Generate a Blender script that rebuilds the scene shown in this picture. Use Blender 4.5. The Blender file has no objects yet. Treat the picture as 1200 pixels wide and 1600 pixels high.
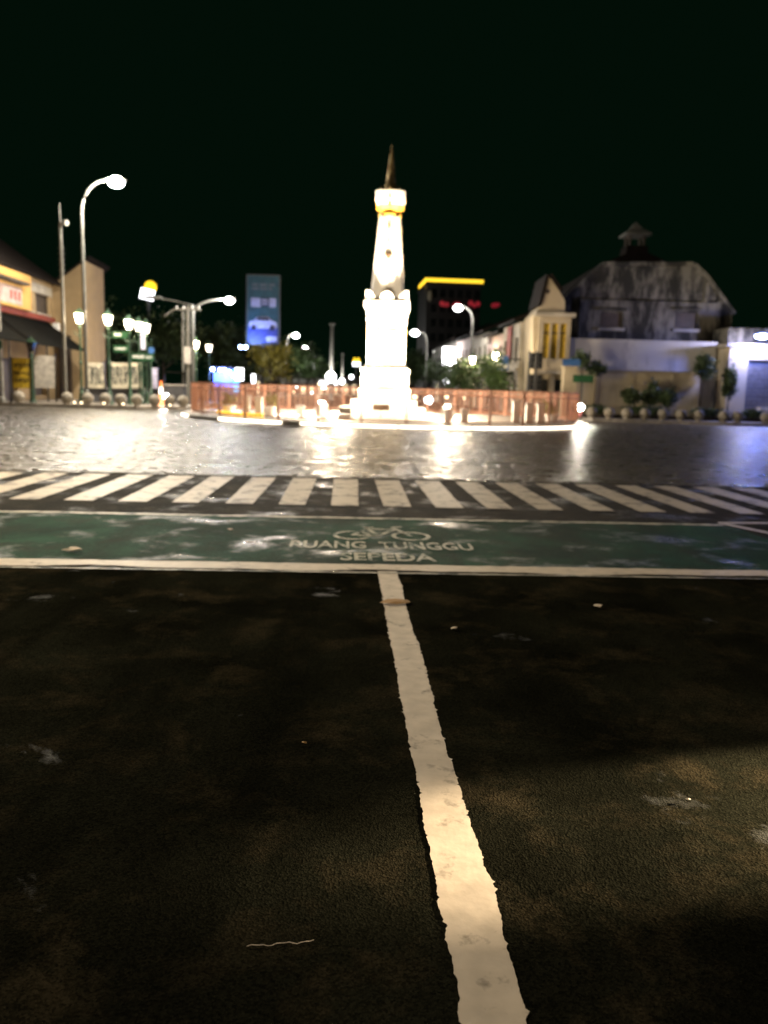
import bpy, math, random
import numpy as np
from mathutils import Vector, Matrix
random.seed(7); RNG = np.random.default_rng(7)
sc = bpy.context.scene
COL = sc.collection
rad = math.radians

# ------------------------------------------------------------------ camera
YAW = rad(-3.1)                      # heading of the avenue
F, PITCH, ROLL, CH = 1250.0, rad(8.64), rad(1.6), 1.6
fwd = Vector((0, math.cos(PITCH), -math.sin(PITCH)))
u0 = Vector((0, math.sin(PITCH), math.cos(PITCH))); r0 = Vector((1, 0, 0))
rgt = r0*math.cos(ROLL) + u0*math.sin(ROLL)
upv = u0*math.cos(ROLL) - r0*math.sin(ROLL)
cam = bpy.data.cameras.new('camera'); camo = bpy.data.objects.new('camera', cam); COL.objects.link(camo)
camo.matrix_world = Matrix(((rgt.x, upv.x, -fwd.x, 0), (rgt.y, upv.y, -fwd.y, 0), (rgt.z, upv.z, -fwd.z, CH), (0, 0, 0, 1)))
cam.sensor_fit = 'VERTICAL'; cam.sensor_height = 36; cam.sensor_width = 27
cam.lens = 36*F/1600; cam.clip_end = 2000; cam.clip_start = 0.05
cam.dof.use_dof = True; cam.dof.focus_distance = 2.9; cam.dof.aperture_fstop = 2.0
sc.camera = camo
# ------------------------------------------------------------------ world: night sky, sun below the horizon
w = bpy.data.worlds.new('World'); sc.world = w; w.use_nodes = True
nt = w.node_tree; nt.nodes.clear()
wo = nt.nodes.new('ShaderNodeOutputWorld'); bg = nt.nodes.new('ShaderNodeBackground'); sky = nt.nodes.new('ShaderNodeTexSky')
sky.sky_type = 'NISHITA'; sky.sun_disc = False; sky.sun_elevation = rad(-9); sky.sun_rotation = rad(200)
bg.inputs['Strength'].default_value = 0.05
bg2 = nt.nodes.new('ShaderNodeBackground'); bg2.inputs['Color'].default_value = (0.0009, 0.0043, 0.0020, 1); bg2.inputs['Strength'].default_value = 1.0
ad = nt.nodes.new('ShaderNodeAddShader')
nt.links.new(sky.outputs[0], bg.inputs['Color']); nt.links.new(bg.outputs[0], ad.inputs[0]); nt.links.new(bg2.outputs[0], ad.inputs[1])
nt.links.new(ad.outputs[0], wo.inputs['Surface'])
vs = sc.view_settings; vs.view_transform = 'Standard'; vs.look = 'None'; vs.exposure = 0.0; vs.gamma = 1.0; vs.use_curve_mapping = False
cy = sc.cycles
cy.use_denoising = True; cy.max_bounces = 5; cy.diffuse_bounces = 2; cy.glossy_bounces = 3; cy.transmission_bounces = 4
cy.sample_clamp_indirect = 4.0; cy.caustics_reflective = False; cy.caustics_refractive = False

# ------------------------------------------------------------------ places: photograph pixel -> point at a given distance
def ray(x, y): return fwd + rgt*((x-600)/F) + upv*((800-y)/F)
def P(x, y, Y): d = ray(x, y); return Vector((0, 0, CH)) + d*(Y/d.y)
def px_of(p):
    v = Vector(p) - Vector((0, 0, CH)); q = v.dot(fwd)
    return 600 + F*v.dot(rgt)/q, 800 - F*v.dot(upv)/q
def GX(px, Y, z=0.0):                     # world x of a vertical at pixel px, distance Y
    a, b = -200.0, 200.0
    for _ in range(50):
        m = (a+b)/2
        if px_of((m, Y, z))[0] < px: a = m
        else: b = m
    return (a+b)/2
Dv = Vector((math.sin(YAW), math.cos(YAW), 0)); Cv = Vector((math.cos(YAW), -math.sin(YAW), 0))
def ST(s, t, z=0.0): return Cv*s + Dv*t + Vector((0, 0, z))

# ------------------------------------------------------------------ mesh helpers
class MB:
    def __init__(s): s.v = []; s.f = []; s.smooth = False
    def add(s, vs, fs):
        o = len(s.v); s.v += [tuple(v) for v in vs]; s.f += [tuple(i+o for i in f) for f in fs]; return s
    def box(s, c, d, rz=0.0, taper=1.0):
        cx, cy_, cz = c; hx, hy, hz = d[0]/2, d[1]/2, d[2]/2; ca, sa = math.cos(rz), math.sin(rz); vs = []
        for k, z in ((1.0, -hz), (taper, hz)):
            for x, y in ((-hx, -hy), (hx, -hy), (hx, hy), (-hx, hy)):
                x *= k; y *= k; vs.append((cx+x*ca-y*sa, cy_+x*sa+y*ca, cz+z))
        return s.add(vs, [(3, 2, 1, 0), (4, 5, 6, 7), (0, 1, 5, 4), (1, 2, 6, 5), (2, 3, 7, 6), (3, 0, 4, 7)])
    def b(s, x0, x1, y0, y1, z0, z1): return s.box(((x0+x1)/2, (y0+y1)/2, (z0+z1)/2), (x1-x0, y1-y0, z1-z0))
    def lathe(s, prof, c=(0, 0, 0), n=16, start=0.0, cap=True):
        vs = []; fs = []
        for r, z in prof:
            for k in range(n):
                a = start + 2*math.pi*k/n; vs.append((c[0]+r*math.cos(a), c[1]+r*math.sin(a), c[2]+z))
        for i in range(len(prof)-1):
            for k in range(n):
                k2 = (k+1) % n; fs.append((i*n+k, i*n+k2, (i+1)*n+k2, (i+1)*n+k))
        if cap: fs.append(tuple(range(n-1, -1, -1))); fs.append(tuple((len(prof)-1)*n+k for k in range(n)))
        return s.add(vs, fs)
    def sqlathe(s, prof, c=(0, 0, 0), ch=0.0, rz=0.0):     # square section, corners cut by ch (fraction)
        vs = []; fs = []; n = 8 if ch > 0 else 4
        for r, z in prof:
            k = r*(1-ch)
            ring = [(r, -k), (r, k), (k, r), (-k, r), (-r, k), (-r, -k), (-k, -r), (k, -r)] if ch > 0 else [(r, -r), (r, r), (-r, r), (-r, -r)]
            for x, y in ring:
                vs.append((c[0]+x*math.cos(rz)-y*math.sin(rz), c[1]+x*math.sin(rz)+y*math.cos(rz), c[2]+z))
        for i in range(len(prof)-1):
            for k in range(n):
                k2 = (k+1) % n; fs.append((i*n+k, i*n+k2, (i+1)*n+k2, (i+1)*n+k))
        fs.append(tuple(range(n-1, -1, -1))); fs.append(tuple((len(prof)-1)*n+k for k in range(n)))
        return s.add(vs, fs)
    def tube(s, pts, r, n=8):
        pts = [Vector(p) for p in pts]; rr = r if isinstance(r, (list, tuple)) else [r]*len(pts); vs = []; fs = []
        for i, p in enumerate(pts):
            d = (pts[min(i+1, len(pts)-1)] - pts[max(i-1, 0)]).normalized()
            a = d.cross(Vector((0, 0, 1)) if abs(d.z) < .9 else Vector((1, 0, 0))).normalized(); b_ = d.cross(a)
            for k in range(n):
                t = 2*math.pi*k/n; vs.append(p + (a*math.cos(t)+b_*math.sin(t))*rr[i])
        for i in range(len(pts)-1):
            for k in range(n):
                k2 = (k+1) % n; fs.append((i*n+k, i*n+k2, (i+1)*n+k2, (i+1)*n+k))
        fs.append(tuple(range(n-1, -1, -1))); fs.append(tuple((len(pts)-1)*n+k for k in range(n)))
        return s.add(vs, fs)
    def sphere(s, c, r, n=14, m=9, sq=(1, 1, 1)):
        vs = [(c[0], c[1], c[2]-r*sq[2])]; fs = []
        for i in range(1, m):
            ph = -math.pi/2 + math.pi*i/m
            for k in range(n):
                a = 2*math.pi*k/n; vs.append((c[0]+r*sq[0]*math.cos(ph)*math.cos(a), c[1]+r*sq[1]*math.cos(ph)*math.sin(a), c[2]+r*sq[2]*math.sin(ph)))
        vs.append((c[0], c[1], c[2]+r*sq[2])); L = len(vs)-1
        for k in range(n):
            k2 = (k+1) % n; fs.append((0, 1+k2, 1+k)); fs.append((L, 1+(m-2)*n+k, 1+(m-2)*n+k2))
            for i in range(m-2): fs.append((1+i*n+k, 1+i*n+k2, 1+(i+1)*n+k2, 1+(i+1)*n+k))
        return s.add(vs, fs)
    def prism(s, poly, y0, y1):            # poly in (x, z), extruded along y
        n = len(poly); vs = [(x, y0, z) for x, z in poly] + [(x, y1, z) for x, z in poly]
        fs = [tuple(range(n)), tuple(range(2*n-1, n-1, -1))] + [(i, i+n, (i+1) % n+n, (i+1) % n) for i in range(n)]
        return s.add(vs, fs)
    def slab(s, poly, z0, z1):             # poly in (x, y), extruded up
        n = len(poly); vs = [(p[0], p[1], z0) for p in poly] + [(p[0], p[1], z1) for p in poly]
        fs = [tuple(range(n-1, -1, -1)), tuple(range(n, 2*n))] + [(i, (i+1) % n, (i+1) % n+n, i+n) for i in range(n)]
        return s.add(vs, fs)
    def leaves(s, c, rx, ry, rz, n, size, clumps=12):
        cs = []
        for _ in range(clumps):
            d = RNG.normal(size=3); d /= np.linalg.norm(d); d *= RNG.uniform(.35, .85); cs.append((d[0]*rx, d[1]*ry, d[2]*rz, RNG.uniform(.22, .42)))
        for i in range(n):
            q = cs[i % clumps]; d = RNG.normal(size=3)*.55
            p = np.array([c[0]+q[0]+d[0]*q[3]*rx*1.3, c[1]+q[1]+d[1]*q[3]*ry*1.3, c[2]+q[2]+d[2]*q[3]*rz*1.3])
            a = RNG.normal(size=3); a /= np.linalg.norm(a); b_ = np.cross(a, RNG.normal(size=3)); b_ /= np.linalg.norm(b_)
            k = size*RNG.uniform(.6, 1.3)
            s.add([p-a*k, p+b_*k*.45, p+a*k, p-b_*k*.45], [(0, 1, 2, 3)])
        return s
    def build(s, name, mat, parent=None, smooth=False):
        me = bpy.data.meshes.new(name); me.from_pydata(s.v, [], s.f); me.validate(); me.update()
        if smooth:
            for p in me.polygons: p.use_smooth = True
        me.materials.append(mat if not isinstance(mat, str) else M[mat])
        o = bpy.data.objects.new(name, me); COL.objects.link(o)
        if parent: o.parent = parent
        return o
def tag(o, label=None, cat=None, group=None, kind=None):
    if label: o['label'] = label
    if cat: o['category'] = cat
    if group: o['group'] = group
    if kind: o['kind'] = kind
    return o
def empty(name, loc, rz=0.0, label=None, cat=None, group=None):
    o = bpy.data.objects.new(name, None); COL.objects.link(o); o.location = loc; o.rotation_euler = (0, 0, rz); o.empty_display_size = .3
    return tag(o, label, cat, group)
def copy_tree(o, parent=None):
    c = o.copy(); COL.objects.link(c); c.parent = parent
    for ch in list(o.children): copy_tree(ch, c)
    return c
def light(kind, loc, power, color, parent=None, name='lamp_light', radius=.1, aim=None, spot=None, blend=.3):
    l = bpy.data.lights.new(name, kind); l.energy = power; l.color = color
    if kind in ('POINT', 'SPOT'): l.shadow_soft_size = radius
    if kind == 'SPOT': l.spot_size = spot; l.spot_blend = blend
    o = bpy.data.objects.new(name, l); COL.objects.link(o); o.location = loc
    if aim is not None: o.rotation_euler = (Vector(aim)-Vector(loc)).to_track_quat('-Z', 'Y').to_euler()
    if parent: o.parent = parent
    return o

# ------------------------------------------------------------------ materials
M = {}
def mat(name, col, rough=.7, metal=0.0, var=.25, scale=3.0, bump=.15, bscale=None, emit=None, estr=0.0, sample=True, col2=None, rvar=0.1, spec=.5):
    m = bpy.data.materials.new(name); m.use_nodes = True; n = m.node_tree.nodes; L = m.node_tree.links; p = n['Principled BSDF']
    tc = n.new('ShaderNodeNewGeometry'); no = n.new('ShaderNodeTexNoise'); no.inputs['Scale'].default_value = scale; no.inputs['Detail'].default_value = 6
    L.new(tc.outputs['Position'], no.inputs['Vector'])
    mx = n.new('ShaderNodeMix'); mx.data_type = 'RGBA'
    c2 = col2 or tuple(c*(1-var) for c in col); c1 = tuple(min(1, c*(1+var*.6)) for c in col)
    mx.inputs['A'].default_value = (*c2, 1); mx.inputs['B'].default_value = (*c1, 1)
    rp = n.new('ShaderNodeMapRange'); rp.inputs['From Min'].default_value = .35; rp.inputs['From Max'].default_value = .65
    L.new(no.outputs['Fac'], rp.inputs['Value']); L.new(rp.outputs[0], mx.inputs['Factor']); L.new(mx.outputs['Result'], p.inputs['Base Color'])
    rr = n.new('ShaderNodeMapRange'); rr.inputs['To Min'].default_value = max(.03, rough-rvar); rr.inputs['To Max'].default_value = min(1, rough+rvar)
    L.new(no.outputs['Fac'], rr.inputs['Value']); L.new(rr.outputs[0], p.inputs['Roughness'])
    p.inputs['Metallic'].default_value = metal; p.inputs['Specular IOR Level'].default_value = spec
    if bump:
        nb = n.new('ShaderNodeTexNoise'); nb.inputs['Scale'].default_value = bscale or scale*8; nb.inputs['Detail'].default_value = 4
        L.new(tc.outputs['Position'], nb.inputs['Vector']); bu = n.new('ShaderNodeBump'); bu.inputs['Strength'].default_value = bump; bu.inputs['Distance'].default_value = .02
        L.new(nb.outputs['Fac'], bu.inputs['Height']); L.new(bu.outputs[0], p.inputs['Normal'])
    if emit:
        p.inputs['Emission Color'].default_value = (*emit, 1); p.inputs['Emission Strength'].default_value = estr
        if not sample: m.cycles.emission_sampling = 'NONE'
    M[name] = m; return m
mat('white_plaster', (.8, .79, .76), .6, var=.06, scale=2)
mat('gold_leaf', (.75, .42, .06), .5, .2, var=.2, scale=8)
mat('dark_gold', (.36, .26, .11), .5, .3, var=.4, scale=6, bump=.6, bscale=14)
mat('bronze_plate', (.16, .10, .06), .45, .4, scale=10)
mat('copper_paint', (.52, .25, .16), .5, .1, var=.2, scale=5)
mat('pale_stone', (.55, .5, .44), .6, var=.15, scale=2.5)
mat('kerb_stone', (.34, .31, .27), .7, var=.3, scale=2.5)
mat('bollard_stone', (.27, .24, .19), .7, var=.3, scale=5, bump=.4)
mat('pavement_tile', (.22, .19, .16), .55, var=.35, scale=1.5)
mat('green_iron', (.022, .06, .032), .45, .2, scale=6)
mat('grey_steel', (.13, .13, .115), .45, .3, scale=5)
mat('white_pole_paint', (.20, .195, .17), .5, scale=4)
mat('concrete_pole', (.12, .115, .10), .8, scale=3)
mat('black_iron', (.02, .02, .02), .5, .3, scale=5)
mat('cream_wall', (.36, .26, .14), .85, var=.12, scale=1.2)
mat('orange_wall', (.5, .29, .08), .85, var=.12, scale=1.2)
mat('pale_wall', (.42, .38, .31), .85, var=.25, scale=.9)
mat('pink_wall', (.40, .30, .27), .85, var=.3, scale=.9)
mat('grey_wall', (.34, .33, .31), .85, var=.35, scale=.9)
mat('roof_tile', (.012, .009, .0075), .95, spec=.06, var=.4, scale=4, bump=.6, bscale=9)
mat('dark_glass', (.015, .017, .018), .12, scale=2, bump=.03)
mat('brown_shutter', (.07, .055, .045), .6, scale=4)
mat('grey_shutter', (.16, .15, .15), .5, .3, scale=4)
mat('maroon_fascia', (.20, .035, .02), .7, scale=4)
mat('awning_cloth', (.006, .006, .005), .95, scale=4, spec=.05)
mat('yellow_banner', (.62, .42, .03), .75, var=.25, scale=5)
mat('banner_ink', (.05, .035, .01), .8, scale=6)
mat('grey_banner', (.42, .39, .35), .8, var=.3, scale=3)
mat('lilac_banner', (.45, .44, .62), .8, scale=4)
mat('hoarding_white', (.55, .5, .38), .8, var=.3, scale=3)
mat('graffiti_ink', (.04, .045, .04), .8, scale=6)
mat('sign_green', (.012, .08, .028), .5, scale=5)
mat('sign_blue', (.03, .10, .28), .5, scale=5)
mat('sign_white', (.8, .8, .78), .5, var=.1, scale=5)
mat('dark_wood', (.05, .035, .025), .8, scale=5)
mat('bark', (.07, .05, .035), .9, var=.4, scale=7, bump=.8, bscale=20)
mat('leaf_dark', (.045, .075, .025), .6, var=.5, scale=3, bump=0)
mat('leaf_mid', (.045, .085, .02), .6, var=.5, scale=3, bump=0)
mat('leaf_yellow', (.22, .2, .03), .6, var=.4, scale=3, bump=0)
mat('soil', (.04, .03, .02), .95, scale=6)
mat('cone_orange', (.6, .14, .03), .6, scale=6)
mat('red_cloth', (.28, .05, .04), .8, scale=3)
mat('grey_dark', (.06, .06, .065), .7, scale=3)
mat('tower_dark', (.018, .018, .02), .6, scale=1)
mat('teal_print', (.03, .11, .13), .6, scale=2)
mat('navy_print', (.05, .07, .28), .6, scale=3)
mat('pale_print', (.5, .53, .7), .6, scale=3)
mat('faint_print', (.14, .17, .2), .6, scale=3)
mat('black_print', (.02, .025, .05), .6, scale=3)
mat('tyre_rubber', (.02, .02, .02), .8, scale=9)
mat('scooter_red', (.25, .03, .03), .3, scale=4, bump=.02)
mat('litter_paper', (.6, .5, .42), .8, scale=20)
mat('litter_leaf', (.3, .17, .06), .8, scale=20)
# lit things
mat('led_white', (1, 1, 1), emit=(.93, .96, 1), estr=60, sample=False)
mat('led_far', (1, 1, 1), emit=(.97, .97, 1), estr=14, sample=False)
mat('led_blue', (1, 1, 1), emit=(.35, .48, 1), estr=45, sample=False)
mat('lantern_glass', (1, 1, 1), emit=(1, .86, .62), estr=9, sample=False)
mat('warm_far', (1, 1, 1), emit=(1, .75, .45), estr=6, sample=False)
mat('strip_white', (1, 1, 1), emit=(1, .85, .66), estr=5)
mat('strip_yellow', (1, .8, .2), emit=(1, .5, .03), estr=3)
mat('neon_yellow', (1, .8, .1), emit=(1, .62, .03), estr=1.6)
mat('neon_red', (1, .1, .1), emit=(.7, .02, .06), estr=.18)
mat('sign_lit', (1, 1, 1), emit=(.95, .95, 1), estr=5)
mat('sign_lit_yellow', (1, .8, .1), emit=(1, .62, .02), estr=1.6)
mat('lit_blue', (.2, .3, 1), emit=(.08, .1, .9), estr=.9)
mat('lit_cyan', (.2, .8, 1), emit=(.03, .45, .7), estr=.8)
mat('lit_window', (1, .9, .7), emit=(1, .8, .5), estr=1.6)
mat('headlamp', (1, 1, 1), emit=(1, .93, .8), estr=50, sample=False)

def ground_mat(name, dry, wet, r_dry, r_wet, bump, bscale, worn=None, wscale=.35, wl=(.45, .6), s_dry=0.0, s_wet=.5, grain=.6, tracks=None):
    m = bpy.data.materials.new(name); m.use_nodes = True; n = m.node_tree.nodes; L = m.node_tree.links; p = n['Principled BSDF']
    g = n.new('ShaderNodeNewGeometry')
    def noise(sc_, det=5, dist=0.0, rgh=.5, vec=None):
        x = n.new('ShaderNodeTexNoise'); x.inputs['Scale'].default_value = sc_; x.inputs['Detail'].default_value = det; x.inputs['Distortion'].default_value = dist; x.inputs['Roughness'].default_value = rgh
        L.new(vec or g.outputs['Position'], x.inputs['Vector']); return x.outputs['Fac']
    def rng(v, a, b, c=0., d=1.):
        x = n.new('ShaderNodeMapRange'); x.inputs[1].default_value = a; x.inputs[2].default_value = b; x.inputs[3].default_value = c; x.inputs[4].default_value = d; L.new(v, x.inputs[0]); return x.outputs[0]
    def mixc(f, a, b):
        x = n.new('ShaderNodeMix'); x.data_type = 'RGBA'
        for k, v in (('A', a), ('B', b)):
            if isinstance(v, tuple): x.inputs[k].default_value = (*v, 1)
            else: L.new(v, x.inputs[k])
        L.new(f, x.inputs['Factor']); return x.outputs['Result']
    def mixf(f, a, b):
        x = n.new('ShaderNodeMix'); x.data_type = 'FLOAT'; x.inputs['A'].default_value = a; x.inputs['B'].default_value = b; L.new(f, x.inputs['Factor']); return x.outputs['Result']
    wetf = rng(noise(wscale, 10, .3, .68), wl[0], wl[1])
    c = mixc(rng(noise(.8, 8, .3, .62), .38, .66), tuple(v*.55 for v in dry), tuple(v*1.5 for v in dry))       # broad dirt
    if worn: c = mixc(rng(noise(1.9, 12, .25, .7), .5, .68), c, worn)                                            # scuffed, dusty areas
    if tracks:                                                                                                    # tyre-polished bands along the road
        mp_ = n.new('ShaderNodeMapping'); mp_.inputs['Rotation'].default_value = (0, 0, YAW); mp_.inputs['Scale'].default_value = (1, .06, 1); L.new(g.outputs['Position'], mp_.inputs['Vector'])
        c = mixc(rng(noise(1.6, 6, 0, .6, mp_.outputs[0]), .48, .66, 0., .75), c, tracks)
    vor = n.new('ShaderNodeTexVoronoi'); vor.inputs['Scale'].default_value = 140; L.new(g.outputs['Position'], vor.inputs['Vector'])   # stone chips of the aggregate
    sep = n.new('ShaderNodeSeparateColor'); L.new(vor.outputs['Color'], sep.inputs[0])
    mul = n.new('ShaderNodeMix'); mul.data_type = 'RGBA'; mul.blend_type = 'MULTIPLY'; mul.inputs['Factor'].default_value = grain
    gr = n.new('ShaderNodeCombineColor'); v_ = rng(sep.outputs[0], 0., 1., .15, 2.1)
    for k in range(3): L.new(v_, gr.inputs[k])
    L.new(c, mul.inputs['A']); L.new(gr.outputs[0], mul.inputs['B']); c = mul.outputs['Result']
    c = mixc(wetf, c, wet)
    L.new(c, p.inputs['Base Color'])
    L.new(mixf(wetf, r_dry, r_wet), p.inputs['Roughness']); L.new(mixf(wetf, s_dry, s_wet), p.inputs['Specular IOR Level'])
    bu = n.new('ShaderNodeBump'); bu.inputs['Strength'].default_value = bump; bu.inputs['Distance'].default_value = .01
    ad_ = n.new('ShaderNodeMath'); ad_.operation = 'ADD'; L.new(noise(bscale, 6), ad_.inputs[0]); L.new(vor.outputs['Distance'], ad_.inputs[1])
    L.new(ad_.outputs[0], bu.inputs['Height']); L.new(bu.outputs[0], p.inputs['Normal'])
    M[name] = m; return m
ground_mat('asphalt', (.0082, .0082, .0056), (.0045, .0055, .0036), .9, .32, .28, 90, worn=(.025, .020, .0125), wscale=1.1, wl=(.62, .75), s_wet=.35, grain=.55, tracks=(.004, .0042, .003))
ground_mat('asphalt_wet', (.014, .0125, .010), (.008, .0075, .006), .8, .24, .5, 60, worn=(.034, .028, .02), wscale=1.0, wl=(.52, .64), s_dry=.05, s_wet=.45, grain=.7, tracks=(.008, .0075, .006))
ground_mat('andesite', (.085, .075, .063), (.05, .046, .04), .40, .22, .3, 30, worn=(.13, .112, .09), wscale=1.4, wl=(.42, .62), s_dry=.5, s_wet=.6, grain=.35)
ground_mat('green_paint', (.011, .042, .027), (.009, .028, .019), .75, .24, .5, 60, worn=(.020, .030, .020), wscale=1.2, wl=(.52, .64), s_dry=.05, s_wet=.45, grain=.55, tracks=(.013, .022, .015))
def paint_mat(name, col, under, lo, hi, sc_=3.0, rough=.55):
    m = bpy.data.materials.new(name); m.use_nodes = True; n = m.node_tree.nodes; L = m.node_tree.links; p = n['Principled BSDF']
    g = n.new('ShaderNodeNewGeometry')
    a = n.new('ShaderNodeTexNoise'); a.inputs['Scale'].default_value = sc_; a.inputs['Detail'].default_value = 9; a.inputs['Roughness'].default_value = .65; L.new(g.outputs['Position'], a.inputs['Vector'])
    mr = n.new('ShaderNodeMapRange'); mr.inputs[1].default_value = lo; mr.inputs[2].default_value = hi; L.new(a.outputs['Fac'], mr.inputs[0])
    b_ = n.new('ShaderNodeTexNoise'); b_.inputs['Scale'].default_value = 9; b_.inputs['Detail'].default_value = 6; L.new(g.outputs['Position'], b_.inputs['Vector'])
    d = n.new('ShaderNodeMix'); d.data_type = 'RGBA'; d.inputs['A'].default_value = (*[c*.5 for c in col], 1); d.inputs['B'].default_value = (*col, 1); L.new(b_.outputs['Fac'], d.inputs['Factor'])
    x = n.new('ShaderNodeMix'); x.data_type = 'RGBA'; x.inputs['A'].default_value = (*under, 1); L.new(d.outputs['Result'], x.inputs['B']); L.new(mr.outputs[0], x.inputs['Factor']); L.new(x.outputs['Result'], p.inputs['Base Color'])
    p.inputs['Roughness'].default_value = rough
    bu = n.new('ShaderNodeBump'); bu.inputs['Strength'].default_value = .3; bu.inputs['Distance'].default_value = .01; L.new(b_.outputs['Fac'], bu.inputs['Height']); L.new(bu.outputs[0], p.inputs['Normal'])
    M[name] = m
paint_mat('road_paint', (.70, .60, .51), (.10, .085, .065), .30, .42, 5)
paint_mat('crosswalk_paint', (.60, .52, .46), (.05, .043, .035), .36, .48, 3.2)
paint_mat('road_paint_worn', (.58, .54, .47), (.03, .04, .03), .40, .5, 4)
paint_mat('letter_paint', (.55, .53, .45), (.02, .06, .04), .41, .53, 6)
def weathered(name, light_, dark, lo=.42, hi=.6):
    m = bpy.data.materials.new(name); m.use_nodes = True; n = m.node_tree.nodes; L = m.node_tree.links; p = n['Principled BSDF']
    g = n.new('ShaderNodeNewGeometry'); mp = n.new('ShaderNodeMapping'); mp.inputs['Scale'].default_value = (1, 1, .35); L.new(g.outputs['Position'], mp.inputs['Vector'])
    a = n.new('ShaderNodeTexNoise'); a.inputs['Scale'].default_value = .9; a.inputs['Detail'].default_value = 12; a.inputs['Roughness'].default_value = .68; L.new(mp.outputs[0], a.inputs['Vector'])
    mr = n.new('ShaderNodeMapRange'); mr.inputs[1].default_value = lo; mr.inputs[2].default_value = hi; L.new(a.outputs['Fac'], mr.inputs[0])
    x = n.new('ShaderNodeMix'); x.data_type = 'RGBA'; x.inputs['A'].default_value = (*dark, 1); x.inputs['B'].default_value = (*light_, 1); L.new(mr.outputs[0], x.inputs['Factor']); L.new(x.outputs['Result'], p.inputs['Base Color'])
    p.inputs['Roughness'].default_value = .9; M[name] = m
weathered('stained_plaster', (.19, .18, .155), (.018, .018, .015), .45, .60)
weathered('white_wall', (.50, .48, .43), (.33, .31, .27), .3, .5)
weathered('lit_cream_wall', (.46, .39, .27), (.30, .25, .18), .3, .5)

# ================================================================== GROUND
gm = MB(); gm.add([(-600, -60, -.03), (600, -60, -.03), (600, 900, -.03), (-600, 900, -.03)], [(0, 1, 2, 3)])
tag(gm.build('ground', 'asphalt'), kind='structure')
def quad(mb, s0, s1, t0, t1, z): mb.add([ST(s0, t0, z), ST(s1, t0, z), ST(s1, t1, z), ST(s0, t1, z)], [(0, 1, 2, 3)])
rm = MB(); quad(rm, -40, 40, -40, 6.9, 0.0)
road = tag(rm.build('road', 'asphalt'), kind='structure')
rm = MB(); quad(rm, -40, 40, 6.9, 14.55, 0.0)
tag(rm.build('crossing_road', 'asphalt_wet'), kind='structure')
rm = MB(); quad(rm, -11.5, 12.6, 57.0, 420, 0.0)
tag(rm.build('far_road', 'asphalt'), kind='structure')
# green waiting box and painted lines
def strip(name, pts_l, pts_r, z, m_):
    mb = MB(); n = len(pts_l)
    mb.add([ST(a, b_, z) for a, b_ in pts_l] + [ST(a, b_, z) for a, b_ in pts_r], [(i, i+n, i+n+1, i+1) for i in range(n-1)])
    return mb.build(name, m_, road)
def ragged_h(name, s0, s1, t0, t1, z, m_, j=.012, n=260, lowj=None):
    ss = [s0+(s1-s0)*i/n for i in range(n+1)]
    return strip(name, [(s, t1+random.uniform(-j, j)) for s in ss], [(s, t0+random.uniform(-j, j)+(lowj(s) if lowj else 0)) for s in ss], z, m_)
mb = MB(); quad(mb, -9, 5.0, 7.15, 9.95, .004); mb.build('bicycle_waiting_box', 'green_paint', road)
ragged_h('stop_line', -9, 9, 6.98, 7.24, .008, 'road_paint', lowj=lambda s: .03*math.sin(s*2.3)+.025*math.sin(s*5.1))
ragged_h('stop_line_edge', -4, 9, 6.88, 6.915, .008, 'road_paint_worn', .008)
ragged_h('box_edge_line', -9, 4.9, 9.86, 9.98, .008, 'road_paint_worn', .02)
n = 900; tt = [-2+8.98*i/n for i in range(n+1)]
def lane_w(t): return .012*math.sin(t*3.1)+(.03 if 2.15 < t < 2.5 else 0.0)*max(0, math.sin((t-2.15)*9))
def ragged(k):
    r = random.Random(k); out = []; a_ = 0.0
    for i in range(n+1):
        a_ = a_*.86+r.gauss(0, .0018); out.append(a_+(r.choice((0, 0, 0, 0, 0, 0, 0, 0, 0, 0, 0, 0, 0, 1, -1, 0, 0, 0, 0, 0, 0, 0, 0))*r.uniform(.003, .011)))
    return out
ra, rb = ragged(1), ragged(2)
strip('lane_line', [(.335+q, t) for q, t in zip(ra, tt)], [(.505+q+lane_w(t)*.5, t) for q, t in zip(rb, tt)], .0035, 'road_paint')
for k in range(-9, 13):
    s0 = -.14+k*.728; wv = .37+random.uniform(-.015, .025); nn = 40
    ts = [11.0+(3.3)*i/nn for i in range(nn+1)]
    strip('crosswalk_stripe', [(s0+random.uniform(-.006, .006), t) for t in ts], [(s0+wv+.05*(t-11)/3.3+random.uniform(-.006, .006), t) for t in ts], .006, 'crosswalk_paint')
# triangular island outline on the right
mb = MB()
for a, b_ in (((4.95, 10.1), (9.5, 10.5)), ((4.95, 10.1), (5.9, 7.6))):
    pa, pb = ST(*a, .009), ST(*b_, .009); d = (pb-pa).normalized(); nrm = Vector((-d.y, d.x, 0))*.06
    mb.add([pa-nrm, pb-nrm, pb+nrm, pa+nrm], [(0, 1, 2, 3)])
mb.build('island_outline', 'road_paint', road)
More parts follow.
